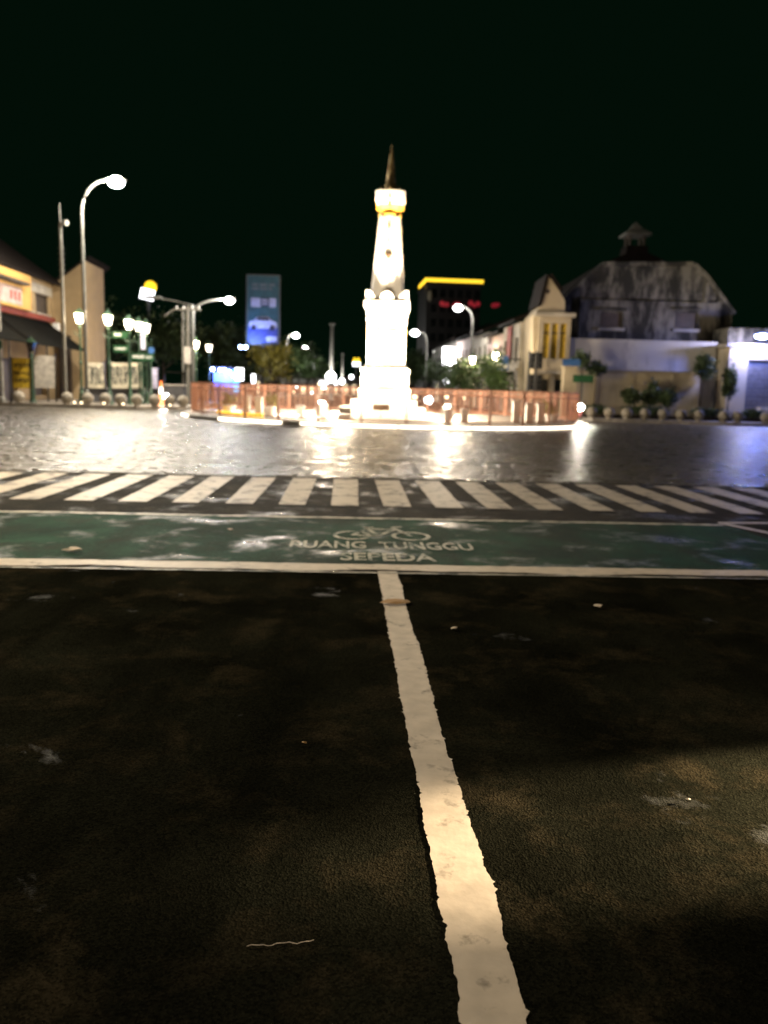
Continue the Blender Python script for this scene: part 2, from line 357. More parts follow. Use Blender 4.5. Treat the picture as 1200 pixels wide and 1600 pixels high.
# lettering and bicycle symbol
def text_mesh(name, txt, m_, parent, s0, s1, t0, t1, z):
    cu = bpy.data.curves.new('txt', 'FONT'); cu.body = txt; cu.resolution_u = 3; cu.offset = .022; to = bpy.data.objects.new('txt', cu); COL.objects.link(to)
    dg = bpy.context.evaluated_depsgraph_get(); me = bpy.data.meshes.new_from_object(to.evaluated_get(dg)); bpy.data.objects.remove(to)
    vs = np.array([v.co[:] for v in me.vertices]); mn = vs.min(0); mxx = vs.max(0)
    for v in me.vertices:
        u_ = (v.co.x-mn[0])/(mxx[0]-mn[0]); q = (v.co.y-mn[1])/(mxx[1]-mn[1]); v.co = ST(s0+(s1-s0)*u_, t0+(t1-t0)*q, z)
    me.materials.clear(); me.materials.append(M[m_]); o = bpy.data.objects.new(name, me); COL.objects.link(o); o.parent = parent; return o
text_mesh('painted_lettering', 'RUANG  TUNGGU', 'letter_paint', road, -.52, 1.38, 7.97, 8.36, .008)
text_mesh('painted_lettering', 'SEPEDA', 'letter_paint', road, 0.0, .92, 7.40, 7.76, .008)
mb = MB()
def ring(cs, ct, r0_, r1_, k=1.0, n=28):
    vs = []
    for i in range(n):
        a = 2*math.pi*i/n; vs += [ST(cs+r0_*math.cos(a), ct+r0_*k*math.sin(a), .008), ST(cs+r1_*math.cos(a), ct+r1_*k*math.sin(a), .008)]
    mb.add(vs, [(2*i, 2*i+1, (2*i+3) % (2*n), (2*i+2) % (2*n)) for i in range(n)])
def bar(a, b_, w_=.028):
    pa, pb = ST(*a, .008), ST(*b_, .008); d = (pb-pa).normalized(); q = Vector((-d.y, d.x, 0))*w_; mb.add([pa-q, pb-q, pb+q, pa+q], [(0, 1, 2, 3)])
ring(.13, 8.72, .17, .22, 1.2); ring(.78, 8.72, .17, .22, 1.2)
for a, b_ in (((.13, 8.72), (.30, 9.15)), ((.30, 9.15), (.62, 9.12)), ((.62, 9.12), (.42, 8.72)), ((.42, 8.72), (.30, 9.15)), ((.13, 8.72), (.42, 8.72)), ((.78, 8.72), (.60, 9.28)), ((.60, 9.28), (.72, 9.32)), ((.24, 9.24), (.38, 9.24)), ((.30, 9.15), (.30, 9.24))): bar(a, b_)
mb.build('painted_bicycle_symbol', 'letter_paint', road)

# paved crossing: every stone has its own edges; the nearest 300 in view are objects of their own
MC = Vector((-.12, 45.0, 0)); RR = 10.6
pm = MB(); pm.add([ST(-80, 14.55, -.012), ST(80, 14.55, -.012), ST(80, 62, -.012), ST(-80, 62, -.012)], [(0, 1, 2, 3)])
paving = tag(pm.build('paving', 'andesite'), kind='structure')
protos = []
for k in range(6):
    hx, hy = .148, .122; m2 = MB()
    j = lambda: random.uniform(-.014, .014)
    base = [(-hx+j(), -hy+j()), (hx+j(), -hy+j()), (hx+j(), hy+j()), (-hx+j(), hy+j())]
    mid = [(x*.98, y*.98) for x, y in base]; top = [(x*.82, y*.82) for x, y in base]
    vs = [(x, y, -.03) for x, y in mid] + [(x, y, -.004) for x, y in base] + [(x, y, .006) for x, y in top]
    fs = [(i, (i+1) % 4, (i+1) % 4+4, i+4) for i in range(4)] + [(i+4, (i+1) % 4+4, (i+1) % 4+8, i+8) for i in range(4)] + [(8, 9, 10, 11)]
    protos.append((vs, fs))
pmesh = []
for vs, fs in protos:
    me = bpy.data.meshes.new('paving_stone'); me.from_pydata(vs, [], fs); me.materials.append(M['andesite']); me.update(); pmesh.append(me)
cand = []; t = 14.15; row = 0
while t < 47:
    half = min(24, t*.56+2.5); s = -half+(row % 2)*.15; roff = random.uniform(-.13, .13)
    while s < half:
        p = ST(s+random.uniform(-.02, .02)+roff, t+.55*math.cos(math.pi*(((s+1.3*(int(t/9.0) % 2)) % 2.6)/2.6-.5))+random.uniform(-.012, .012))
        if (p-MC).length > RR+.4 and p.dot(Dv) > 14.66: cand.append(p)
        s += .30
    t += .25; row += 1
nearest = 0; BV = []; BF = []
for p in cand:
    x, y = px_of(p)
    rot = Matrix.Rotation(random.gauss(0, .03), 3, 'Z') @ Matrix.Rotation(random.gauss(0, .016), 3, 'X') @ Matrix.Rotation(random.gauss(0, .014), 3, 'Y'); q = p+Vector((0, 0, random.gauss(0, .003)))
    k = random.randrange(6)
    if nearest < 300 and 5 < x < 1195 and y < 752:
        o = bpy.data.objects.new('paving_stone', pmesh[k]); COL.objects.link(o); o.matrix_world = Matrix.Translation(q) @ rot.to_4x4(); o.parent = paving; nearest += 1
    else:
        o_ = len(BV); BV += [tuple(rot @ Vector(v) + q) for v in protos[k][0]]; BF += [tuple(i+o_ for i in f) for f in protos[k][1]]
fm = MB(); fm.v = BV; fm.f = BF
tag(fm.build('paving_stones', 'andesite', paving), kind='stuff')

# pavements at the far corners, raised behind a kerb
def pavement(name, edge, back):
    poly = edge+back
    o = tag(MB().slab(poly, -.02, .15).build(name, 'pavement_tile'), kind='structure')
    for a, b_ in zip(edge[:-1], edge[1:]):
        a = Vector((*a, 0)); b_ = Vector((*b_, 0)); L_ = (b_-a).length; nseg = max(1, int(L_/1.2)); d = (b_-a)/nseg; rz = math.atan2(d.y, d.x)
        for i in range(nseg):
            c = a+d*(i+.5); MB().box((0, 0, 0), (d.length-.02, .3, .2)).build('kerb_block', 'kerb_stone', o); k = o.children[-1]; k.location = (c.x, c.y, .085); k.rotation_euler = (0, 0, rz)
    return o
pavement('pavement_left', [(-60, 50), (-16, 51.0), (-13.5, 53.5), (-14.5, 75), (-20, 190)], [(-60, 190)])
pavement('pavement_right', [(8.6, 190), (11.0, 75), (11.9, 55), (13.5, 52.3), (22, 51.3), (60, 53.0)], [(60, 190)])

# ================================================================== ISLAND AND MONUMENT
isl = MB().lathe([(RR+.35, -.02), (RR+.35, .15), (RR+.30, .18), (RR-.4, .18), (RR-.4, .20)], (0, 0, 0), 96).build('traffic_island', 'pale_stone'); isl.location = MC; tag(isl, kind='structure')
def arc_box(a0, a1, r, dr, z0, z1, name, m_, parent, n=10):
    m2 = MB(); vs = []
    for i in range(n+1):
        a = a0+(a1-a0)*i/n
        for rr_, z in ((r, z0), (r+dr, z0), (r+dr, z1), (r, z1)): vs.append((rr_*math.cos(a), rr_*math.sin(a), z))
    fs = [(4*i+k, 4*i+(k+1) % 4, 4*i+4+(k+1) % 4, 4*i+4+k) for i in range(n) for k in range(4)] + [(3, 2, 1, 0), (4*n, 4*n+1, 4*n+2, 4*n+3)]
    return m2.add(vs, fs).build(name, m_, parent)
for a0, a1, yel in ((196, 199, 0), (201, 207, 0), (226, 246, 0), (251, 262, 0), (262.5, 273, 0), (273.5, 290, 0), (290.5, 306, 0), (306.5, 322, 0), (322.5, 338, 0), (343, 352, 0)):
    arc_box(rad(a0), rad(a1), RR+.352, .06, .04, .15, 'light_strip', 'strip_white', isl)
for a0, a1 in ((205, 213), (214, 223), (224, 233)):
    arc_box(rad(a0), rad(a1), RR-1.3, .12, .2, .36, 'yellow_light_strip', 'strip_yellow', isl)
for a0, a1 in ((234, 243), (199, 207), (207.5, 215)):
    arc_box(rad(a0), rad(a1), RR-1.9, .12, .2, .38, 'light_strip', 'strip_white', isl)

# ring fence
fence = empty('ring_fence', MC, 0, 'copper coloured railing of thin upright bars in a ring round the white monument', 'fence')
NP = 34
pan = MB(); br = MB(); half = math.pi*(RR-.15)/NP
pan.box((0, 0, 1.72), (2*half-.05, .05, .06)); pan.box((0, 0, 1.46), (2*half-.05, .04, .045)); pan.box((0, 0, .32), (2*half-.05, .05, .06))
for sx in (-1, 1): pan.box((sx*(half-.03), 0, .95), (.045, .045, 1.6))
for i in range(15): br.box((-half+.1+i*(2*half-.2)/14, 0, 1.02), (.017, .017, 1.5))
pmesh_o = pan.build('fence_panel', 'copper_paint', fence); bmesh_o = br.build('bars', 'copper_paint', pmesh_o); tag(bmesh_o, kind='stuff')
for i in range(NP):
    a = 2*math.pi*(i+.5)/NP
    o = pmesh_o if i == 0 else copy_tree(pmesh_o, fence)
    o.location = ((RR-.15)*math.cos(a), (RR-.15)*math.sin(a), 0.0); o.rotation_euler = (0, 0, a+math.pi/2)

mon = empty('monument', MC, rad(-2), 'tall floodlit white monument with tapering shaft, gilded capital and spiral spire inside the ring fence', 'monument')
mon.scale = (.9, .9, 1.0)
def mp(name, mb_, m_, par=mon, smooth=False): return mb_.build(name, m_, par, smooth)
k_ = 45/1250.0
mp('platform', MB().sqlathe([(3.0, .18), (3.0, .42)]), 'white_plaster')
mp('step', MB().sqlathe([(2.45, .42), (2.45, .70)]), 'white_plaster')
mp('step', MB().sqlathe([(1.95, .70), (1.95, 1.08)]), 'white_plaster')
mp('plinth', MB().sqlathe([(1.55, 1.08), (1.55, 1.66), (1.46, 1.70), (1.40, 1.76), (1.40, 2.55), (1.44, 2.60), (1.47, 2.68), (1.44, 2.76), (1.34, 2.80)]), 'white_plaster')
ped = mp('pedestal', MB().sqlathe([(1.34, 2.80), (1.20, 2.98), (1.13, 3.05), (1.13, 5.25), (1.19, 5.30), (1.19, 5.42), (1.14, 5.48), (1.17, 5.62), (1.22, 5.70), (1.17, 5.80)]), 'white_plaster')
cor = mp('cornice', MB().sqlathe([(1.17, 5.80), (1.25, 5.90), (1.33, 6.05), (1.33, 6.30), (1.27, 6.34)]), 'white_plaster')
# crests: a half-round on each face, quarter-rounds at the corners
for f_ in range(4):
    R_ = Matrix.Rotation(f_*math.pi/2, 4, 'Z')
    arc = [(.42*math.cos(math.pi*i/14), 6.34+.48*math.sin(math.pi*i/14)) for i in range(15)]
    m2 = MB().prism(arc, -1.26, -1.04); m2.v = [tuple(R_ @ Vector(v)) for v in m2.v]; mp('crest', m2, 'white_plaster')
    for sx in (1, -1):
        arc = [(sx*1.26, 6.34)] + [(sx*(1.26-.55*math.sin(math.pi/2*i/8)), 6.34+.52*math.cos(math.pi/2*i/8)) for i in range(9)]
        m2 = MB().prism(arc, -1.25, -1.05); m2.v = [tuple(R_ @ Vector(v)) for v in m2.v]; mp('corner_crest', m2, 'white_plaster')
    # relief frame on the pedestal and small ornaments up the shaft
    fr = MB(); y_ = -1.165
    fr.b(-.62, -.48, y_, y_+.05, 3.55, 4.72); fr.b(.48, .62, y_, y_+.05, 3.55, 4.72); fr.b(-.72, .72, y_-.02, y_+.05, 4.72, 4.88); fr.b(-.62, .62, y_, y_+.05, 3.42, 3.55)
    fr.v = [tuple(R_ @ Vector(v)) for v in fr.v]; mp('relief_frame', fr, 'gold_leaf', ped)
    arc = [(-.44, 3.6), (.44, 3.6)] + [(.44*math.cos(math.pi*i/10), 4.15+.44*math.sin(math.pi*i/10)) for i in range(11)]
    m2 = MB().prism(arc, -1.17, -1.12); m2.v = [tuple(R_ @ Vector(v)) for v in m2.v]; mp('relief_panel', m2, 'white_plaster', ped)
def sh(z): return 1.03+(.62-1.03)*(z-6.34)/(10.75-6.34)
shaft = mp('shaft', MB().sqlathe([(1.03, 6.34), (.62, 10.75)], ch=.16), 'white_plaster')
for f_ in range(4):
    R_ = Matrix.Rotation(f_*math.pi/2, 4, 'Z')
    for z0, z1, w0 in ((9.5, 10.2, .02), (10.2, 10.36, .07), (9.40, 9.5, .05), (7.9, 8.02, .04), (7.0, 7.08, .03)):
        zc = (z0+z1)/2; m2 = MB().box((0, -sh(zc)-.005, zc), (w0*2, .07, z1-z0)); m2.v = [tuple(R_ @ Vector(v)) for v in m2.v]; mp('shaft_ornament', m2, 'dark_gold', shaft)
    m2 = MB(); zc = 8.72; y_ = -sh(zc)-.01; m2.box((0, y_, zc), (.34, .08, .12)); m2.box((0, y_, zc-.12), (.2, .08, .12)); m2.sphere((-.17, y_, zc+.08), .07, 8, 6); m2.sphere((.17, y_, zc+.08), .07, 8, 6); m2.sphere((0, y_, zc+.1), .07, 8, 6)
    m2.v = [tuple(R_ @ Vector(v)) for v in m2.v]; mp('shaft_emblem', m2, 'bronze_plate', shaft)
mp('neck', MB().lathe([(.60, 10.72), (.66, 10.78), (.69, 10.90), (.66, 11.02), (.60, 11.08)], n=24), 'gold_leaf', smooth=True)
mp('capital_flare', MB().sqlathe([(.58, 11.06), (.62, 11.16), (.74, 11.38)], ch=.3), 'gold_leaf')
cap = mp('capital', MB().sqlathe([(.745, 11.38), (.85, 11.62), (.87, 11.78), (.87, 12.05), (.81, 12.10)], ch=.3), 'white_plaster')
for f_ in range(8):
    R_ = Matrix.Rotation(f_*math.pi/4, 4, 'Z'); m2 = MB()
    m2.prism([(-.13, 11.52), (0, 11.15), (.13, 11.52)], -.82, -.60); m2.prism([(-.06, 11.64), (.06, 11.64), (.09, 11.72), (-.09, 11.72)], -.91, -.78)
    m2.v = [tuple(R_ @ Vector(v)) for v in m2.v]; mp('gilded_leaf', m2, 'gold_leaf', cap)
    m2 = MB().lathe([(.09, 0), (.11, .06), (.07, .14), (.0, .22)], (.76, 0, 12.10), 8); m2.v = [tuple(R_ @ Vector(v)) for v in m2.v]; mp('finial', m2, 'dark_gold', cap)
sp = MB(); pr = [(.42, 12.10), (.44, 12.22), (.36, 12.30), (.38, 12.42), (.30, 12.50), (.27, 12.56)]
sp.lathe(pr, n=20)
spire = mp('spire_base', sp, 'dark_gold', smooth=True)
sp = MB(); vs = []; fs = []; NR, NS = 60, 20
for i in range(NR+1):
    u_ = i/NR; z = 12.56+u_*2.0; r_ = .27*(1-u_)**.85+.008
    for k in range(NS):
        a = 2*math.pi*k/NS; rr_ = r_*(1+.13*math.cos(5*a-u_*16)); vs.append((rr_*math.cos(a), rr_*math.sin(a), z))
for i in range(NR):
    for k in range(NS): fs.append((i*NS+k, i*NS+(k+1) % NS, (i+1)*NS+(k+1) % NS, (i+1)*NS+k))
fs.append(tuple(NR*NS+k for k in range(NS))); mp('spire', sp.add(vs, fs), 'dark_gold', smooth=True)

# information plate on a post, in front of the steps
o = empty('information_plate', P(595, 650, 40.2)*1.0, 0, 'small brown information plate on a thin post in front of the monument steps', 'sign'); o.location.z = .2
MB().b(-.03, .03, 0, .06, 0, .5).build('post', 'bronze_plate', o); MB().b(-.42, .42, -.05, -.01, .40, .72).build('plate', 'bronze_plate', o)

# floodlights on the island, aimed at the monument
FL = [(-3.3, 41.7, 'left of the monument, in front'), (3.05, 41.7, 'right of the monument, in front'), (-4.0, 49.0, 'behind the monument on its left'), (3.75, 49.0, 'behind the monument on its right'), (-1.9, 37.2, 'small added fill lamp nearest the front of the ring fence')]  # last entry is an added fill lamp that lifts the shaft shadows
for x, y, wh in FL:
    d = (Vector((MC.x, MC.y, 0))-Vector((x, y, 0))); rz = math.atan2(d.y, d.x)-math.pi/2
    o = empty('floodlight', (x, y, .2), rz, 'white boxed floodlight on the island, '+wh, 'floodlight', 'floodlights round the monument')
    MB().b(-.30, .30, -.3, .25, 0, .26).build('plinth', 'white_plaster', o)
    m2 = MB(); m2.add([(-.28, -.1, .28), (.28, -.1, .28), (.28, .12, .28), (-.28, .12, .28), (-.28, -.22, .58), (.28, -.22, .58), (.28, .0, .66), (-.28, .0, .66)], [(3, 2, 1, 0), (4, 5, 6, 7), (0, 1, 5, 4), (1, 2, 6, 5), (2, 3, 7, 6), (3, 0, 4, 7)]); m2.build('housing', 'grey_steel', o)
    m2 = MB(); m2.add([(-.24, .135, .32), (.24, .135, .32), (.24, .03, .63), (-.24, .03, .63)], [(0, 1, 2, 3)]); m2.build('lens', 'headlamp', o)
    light('SPOT', (0, .3, .62), 46000 if y > 41 and y < 45 else (2600 if y < 41 else 22000), (1, .79, .52), o, 'flood_beam', .12, aim=(0, 5.2, 7.5), spot=rad(80), blend=.6); light('POINT', (0, -.1, 1.0), 2300 if y > 41 else 500, (1, .80, .56), o, 'flood_spill', .28)
# white stone posts and planters inside the ring
for i, (x, y, h_) in enumerate(((-7.0, 40.2, .95), (-6.3, 39.7, .95), (-4.1, 38.2, .6), (-3.0, 38.0, .7), (2.9, 38.1, .6), (3.7, 38.3, .65), (6.2, 38.7, 1.1), (6.9, 39.1, 1.0), (7.5, 39.4, 1.0))):
    o = empty('stone_post', (x, y, .2), 0, ['leftmost pair of pale stone posts inside the ring fence, outer post', 'leftmost pair of pale stone posts inside the ring fence, inner post', 'short white stone post right beside the left front floodlight', 'white stone post between left front floodlight and monument steps', 'short white stone post just right of the monument steps', 'white stone post touching the right front floodlight beam', 'tallest pale stone post on the right inside the ring fence', 'second pale stone post from right inside the ring fence', 'rightmost pale stone post inside the ring fence'][i], 'post', 'stone posts inside the ring')
    MB().sqlathe([(.16, 0), (.16, h_-.12), (.20, h_-.10), (.20, h_-.03), (.12, h_)]).build('shaft', 'white_plaster', o)
def planter(x, y, lab):
    o = empty('planter', (x, y, .2), 0, lab, 'planter', 'planters inside the ring')
    MB().lathe([(.22, 0), (.34, .35), (.38, .4), (.36, .44), (.30, .43)], n=14).build('pot', 'white_plaster', o)
    MB().leaves((0, 0, .75), .42, .42, .38, 260, .09, 8).build('foliage', 'leaf_yellow', o)
planter(-8.0, 41.0, 'white pot with yellowish shrub nearest the left end of the ring fence'); planter(-5.9, 40.4, 'white pot with yellowish shrub beside the leftmost pale stone posts'); planter(8.3, 40.6, 'white pot with yellowish shrub near the right end of the ring fence')

# ================================================================== BOLLARDS
lit_ref = [(1.0, 0)]
def bollard(px, Y, r, lab, grp, i):
    x = GX(px, Y, .15)
    o = empty('stone_bollard', (x, Y, .15), 0, lab, 'bollard', grp)
    MB().lathe([(r*.62, -.02), (r*.58, .08), (r*.5, .10)], n=14).build('foot', 'kerb_stone', o)
    m2 = MB().sphere((0, 0, .06+r*.96), r, 20, 12); m2.build('ball', 'bollard_stone', o, True)
ordn = ['leftmost', 'second', 'third', 'fourth', 'fifth', 'sixth', 'seventh', 'eighth', 'ninth', 'tenth', 'eleventh', 'twelfth']
for i, px in enumerate((30, 105, 137, 165, 189, 214, 242, 265, 286)):
    bollard(px, 51.9+(.6 if i > 6 else 0), .37, ('leftmost' if i == 0 else ordn[i]+' from left')+' of the lit stone ball bollards along the left kerb', 'ball bollards on the left kerb', i)
for i, px in enumerate((924, 951, 979, 1007, 1035, 1063, 1091, 1130, 1151, 1196)):
    bollard(px, 53.6 if i < 2 else 52.9, .36, ('leftmost' if i == 0 else ordn[i]+' from left')+' of the dark stone ball bollards along the right kerb', 'ball bollards on the right kerb', i)
# kerb studs, each glint put in as a small glowing ball
for i, (px, yy) in enumerate(((117, 625), (128, 632), (163, 633), (193, 623), (266, 633))):
    x = GX(px, 51.6, .17); o = empty('kerb_stud', (x, 51.55, .15), 0, 'tiny kerb stud with a glowing glint at the foot of the '+['second', 'third', 'fourth', 'fifth', 'eighth'][i]+' ball bollard on the left', 'kerb stud', 'kerb studs on the left kerb')
    MB().lathe([(.10, 0), (.10, .08), (.07, .1)], n=10).build('housing', 'grey_steel', o); MB().sphere((0, -.02, .13), .065, 8, 6).build('glow_ball', 'warm_far', o)

# ================================================================== LAMPS
def lantern_post(px, Y, pyl, lab, grp, power=0, z0=.15, lit=True, pole='green_iron', gl=.25, banner=False):
    x = GX(px, Y, z0); top = P(px, pyl, Y).z-z0
    o = empty('lantern_post', (x, Y, z0), 0, lab, 'street lamp', grp)
    MB().lathe([(.24, 0), (.24, .12), (.17, .2), (.14, .7), (.17, .76), (.09, .84)], n=12).build('base', pole, o)
    MB().lathe([(.08, .8), (.07, 2.6), (.12, 2.66), (.12, 2.78), (.065, 2.84), (.055, top-.7), (.13, top-.62), (.05, top-.5), (.05, top-.35)], n=10).build('pole', pole, o)
    ar = MB()
    for sx in (-1, 1): ar.tube([(sx*.05, 0, top-1.2), (sx*.3, 0, top-1.1), (sx*.38, 0, top-.9), (sx*.3, 0, top-.8)], .025, 6)
    ar.build('scroll_arms', pole, o)
    MB().sqlathe([(gl*.55, top-.36), (gl*.95, top+.22)]).build('glass', 'lantern_glass' if lit else 'dark_glass', o)
    MB().sqlathe([(gl*1.05, top+.22), (gl*1.1, top+.27), (gl*.5, top+.45), (.06, top+.5), (.04, top+.62)]).build('cap', pole, o)
    if power: light('POINT', (0, -.45, top), power, (1, .78, .48), o, radius=.25)
    return o
lantern_post(128, 54.5, 496, 'lit green lantern post in front of the tall curved street light', 'lantern posts on the left pavement', 380)
lantern_post(172, 54.5, 499, 'lit green lantern post standing alone between graffiti panels', 'lantern posts on the left pavement', 380)
lantern_post(204, 55.5, 506, 'lit green lantern post, left of the cluster of three', 'lantern posts on the left pavement', 380)
lantern_post(219, 57.5, 509, 'lit lantern post, middle of the cluster of three', 'lantern posts on the left pavement')
lantern_post(230, 59, 512, 'lit lantern post, right of the cluster of three', 'lantern posts on the left pavement', 380)
lantern_post(52, 53.5, 541, 'short unlit green lantern post beside the yellow banner', 'lantern posts on the left pavement', 0, lit=False, gl=.26)
lantern_post(307, 70, 538, 'far lit lantern post left of the pair near the blue stall', 'far lantern posts', 1200)
lantern_post(327, 74, 543, 'far lit lantern post right of the pair near the blue stall', 'far lantern posts')
lantern_post(770, 60, 557, 'lit lantern post rising from the green street tree on the right', 'lantern posts on the right side', 800)
lantern_post(735, 74, 562, 'lit lantern post before the receding shop row on the right', 'lantern posts on the right side', 900)

def street_light(px, Y, head, lab, grp=None, power=0, col=(1, .95, .88), z0=.0, r=.11, glass='led_white', hs=1.0, spot=None, pole='grey_steel', base_px=None):
    x = GX(px, Y, z0); hp = P(head[0], head[1], Y); dx = hp.x-x; top = hp.z-z0
    o = empty('street_light', (x, Y, z0), 0, lab, 'street light', grp)
    MB().lathe([(r*1.9, 0), (r*1.9, .05), (r*1.35, .08), (r*1.3, .9), (r, .95)], n=12).build('base', pole, o)
    pts = [(0, 0, .9), (0, 0, top*.55), (0, 0, top*.86)]
    for i in range(1, 9): u_ = i/8; pts.append((dx*(1-math.cos(u_*math.pi/2))*.98, 0, top*.86+(top*.14)*math.sin(u_*math.pi/2)))
    MB().tube(pts, [r*(1-.5*i/(len(pts)-1)) for i in range(len(pts))], 10).build('pole', pole, o, True)
    sg = 1 if dx >= 0 else -1; L_ = .85*hs
    h_ = MB().sphere((dx+sg*L_*.4, 0, top+.03), 1, 14, 8, (L_*.6, .2*hs, .11*hs)); h_.build('lamp_head', pole, o, True)
    MB().sphere((dx+sg*L_*.45, -.02, top-.06*hs), 1, 12, 8, (L_*.42, .22*hs, .24*hs)).build('lens', glass, o, True)
    if power: light('POINT', (dx+sg*L_*.45, -.22*hs-.3, top-.06*hs), power, col, o, radius=.22)
    return o
street_light(136, 52.6, (168, 282), 'tall street light with curved arm and glaring white lamp above the left pavement', 'tall street lights', 17500, (1, .91, .76), z0=.15, hs=1.45)
street_light(303, 63, (350, 468), 'street light with white lamp on a long arm beside the utility poles', 'tall street lights', 4500, z0=.15, hs=1.1, glass='led_far')
for i, (px, hx, hy, Y) in enumerate(((447, 456, 523, 105), (466, 472, 543, 135), (479, 484, 562, 180), (486, 489, 573, 240))):
    street_light(px, Y, (hx, hy), ['nearest', 'second nearest', 'third nearest', 'farthest'][i]+' of the white street lights receding up the street left of the monument', 'street lights up the avenue', 3000, glass='led_far', hs=1.35+i*.25)
for i, (px, hx, hy, Y, lab) in enumerate(((733, 724, 480, 78, 'white street light in front of the dark tower with red signs'), (664, 656, 519, 100, 'white street light just right of the monument pedestal'), (682, 674, 576, 190, 'small far street light low to the right of the monument'))):
    street_light(px, Y, (hx, hy), lab, 'street lights up the avenue', (2500, 1500, 0)[i], (1, .95, .9), glass='led_far', hs=1.3+i*.3)
# street lights of this junction that stand outside the frame and light the near road
def near_light(loc, head, power, col, lab, aim, spot=rad(140), blend=.6):
    o = empty('street_light', loc, 0, lab, 'street light', 'near street lights')
    dx, dy, top = head
    MB().lathe([(.2, 0), (.2, .05), (.14, .1), (.13, .9), (.1, .95)], n=12).build('base', 'grey_steel', o)
    MB().tube([(0, 0, .9), (0, 0, top*.85), (dx*.3, dy*.3, top*.96), (dx, dy, top)], [.1, .08, .06, .05], 10).build('pole', 'grey_steel', o, True)
    MB().sphere((dx, dy, top+.05), 1, 12, 8, (.4, .3, .12)).build('lamp_head', 'grey_steel', o, True); MB().sphere((dx, dy, top-.02), 1, 12, 8, (.3, .22, .1)).build('lens', 'led_far', o, True)
    light('SPOT', (dx, dy, top-.2), power, col, o, radius=.18, aim=aim, spot=spot, blend=blend)
near_light((-15, 12, 0), (2, 0, 9), 15000, (1, .84, .55), 'street light left of the bicycle box, outside the frame', (3.5, 0, 0))
near_light((3.6, -17.5, 0), (0, 1.5, 9.2), 7600, (1, .82, .58), 'street light on the road behind the viewpoint', (-2, 18, 0))

# ================================================================== LEFT SIDE
# camera pole
Y = 53.2; x = GX(103, Y, .15); o = empty('camera_pole', (x, Y, .15), 0, 'tall pale pole with a small camera and bare tip, left of the tall street light', 'pole')
tz = P(95, 318, Y).z-.15; cz_ = P(100, 347, Y).z-.15
MB().lathe([(.18, 0), (.18, .06), (.12, .1), (.10, cz_), (.035, cz_+.1), (.03, tz)], n=10).build('pole', 'white_pole_paint', o)
MB().tube([(0, 0, cz_-.1), (.2, 0, cz_)], .04, 6).build('bracket', 'grey_steel', o); MB().tube([(.16, .1, cz_+.0), (.42, -.1, cz_-.06)], [.13, .19], 10).build('camera_housing', 'white_pole_paint', o)
for i in range(5): MB().box((.0, 0, cz_-1.6-i*.35), (.42, .05, .05)).build('rung', 'grey_steel', o)
Y = 50.9; x = GX(4, Y, .15); o = empty('striped_pole', (x, Y, .15), 0, 'pale pole at the left edge of the picture by the first ball bollard', 'pole')
MB().lathe([(.24, 0), (.2, .3), (.13, .4), (.11, 6.4), (.05, 6.5)], n=12).build('pole', 'white_pole_paint', o); MB().box((-.05, -.13, 3.6), (.5, .04, .5)).build('plate', 'sign_green', o)

# restaurant: long facade along the avenue plus an end wall facing the camera
S0 = -24.0
rest = empty('restaurant', ST(S0, 50, .15), -YAW+0, 'cream two storey restaurant with dark tiled roof and black awning on the left corner', 'building')
rest.rotation_euler = (0, 0, -YAW)     # local x: across the avenue (towards it), local y: along the avenue
def LY(px): # local y where the facade (s=S0) meets pixel px
    a, b_ = 0.0, 60.0
    for _ in range(40):
        m_ = (a+b_)/2
        if px_of(ST(S0, 50+m_, 5))[0] < px: a = m_
        else: b_ = m_
    return a
y85 = LY(84); y52, y33, y78, y58, y20 = LY(52), LY(33), LY(78), LY(58), LY(31)
def facade_x(name, holes, y0, y1, z0, z1, xf, th, m_, par):     # wall in plane x = xf (facing +x) with openings
    ys = sorted({y0, y1, *[h[0] for h in holes], *[h[1] for h in holes]}); zs = sorted({z0, z1, *[h[2] for h in holes], *[h[3] for h in holes]}); m2 = MB()
    for a, b_ in zip(ys[:-1], ys[1:]):
        for c, d in zip(zs[:-1], zs[1:]):
            if not any(h[0] <= (a+b_)/2 <= h[1] and h[2] <= (c+d)/2 <= h[3] for h in holes): m2.b(xf-th, xf, a, b_, c, d)
    return m2.build(name, m_, par)
EZ = 9.3
facade_x('wall', [(y33, y52, 6.75, 8.2), (y58, y78, 6.75, 8.2), (2, y33-1, 0, 3.0), (y52, y85-2.0, .3, 3.0)], -4, y85, 0, EZ, 0, .35, 'cream_wall', rest)
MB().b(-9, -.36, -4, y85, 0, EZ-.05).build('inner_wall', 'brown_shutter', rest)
for a, b_, m_ in ((y33, y52, 'dark_glass'), (y58, y78, 'brown_shutter')):
    f_ = MB(); f_.b(-.25, -.15, a, a+.12, 6.75, 8.2); f_.b(-.25, -.15, b_-.12, b_, 6.75, 8.2); f_.b(-.25, -.15, a+.12, b_-.12, 6.75, 6.87); f_.b(-.25, -.15, a+.12, b_-.12, 8.08, 8.2)
    wf = f_.build('window', 'dark_wood', rest); MB().b(-.3, -.26, a, b_, 6.75, 8.2).build('pane', m_, wf); MB().b(.003, .14, a-.1, b_+.1, 6.61, 6.73).build('sill', 'pale_wall', wf)
MB().b(.003, .1, y33-.6, y85-.3, 8.2, 8.9).build('lintel_band', 'pale_wall', rest)
rf = MB(); rf.add([(.9, -4, EZ-.25), (.9, y85+.2, EZ-.25), (-6, y85+.2, EZ+4.6), (-6, -4, EZ+4.6), (.9, -4, EZ-.05), (.9, y85+.2, EZ-.05), (-6, y85+.2, EZ+4.8), (-6, -4, EZ+4.8)], [(3, 2, 1, 0), (4, 5, 6, 7), (0, 1, 5, 4), (1, 2, 6, 5), (2, 3, 7, 6), (3, 0, 4, 7)]); rf.build('roof', 'roof_tile', rest)
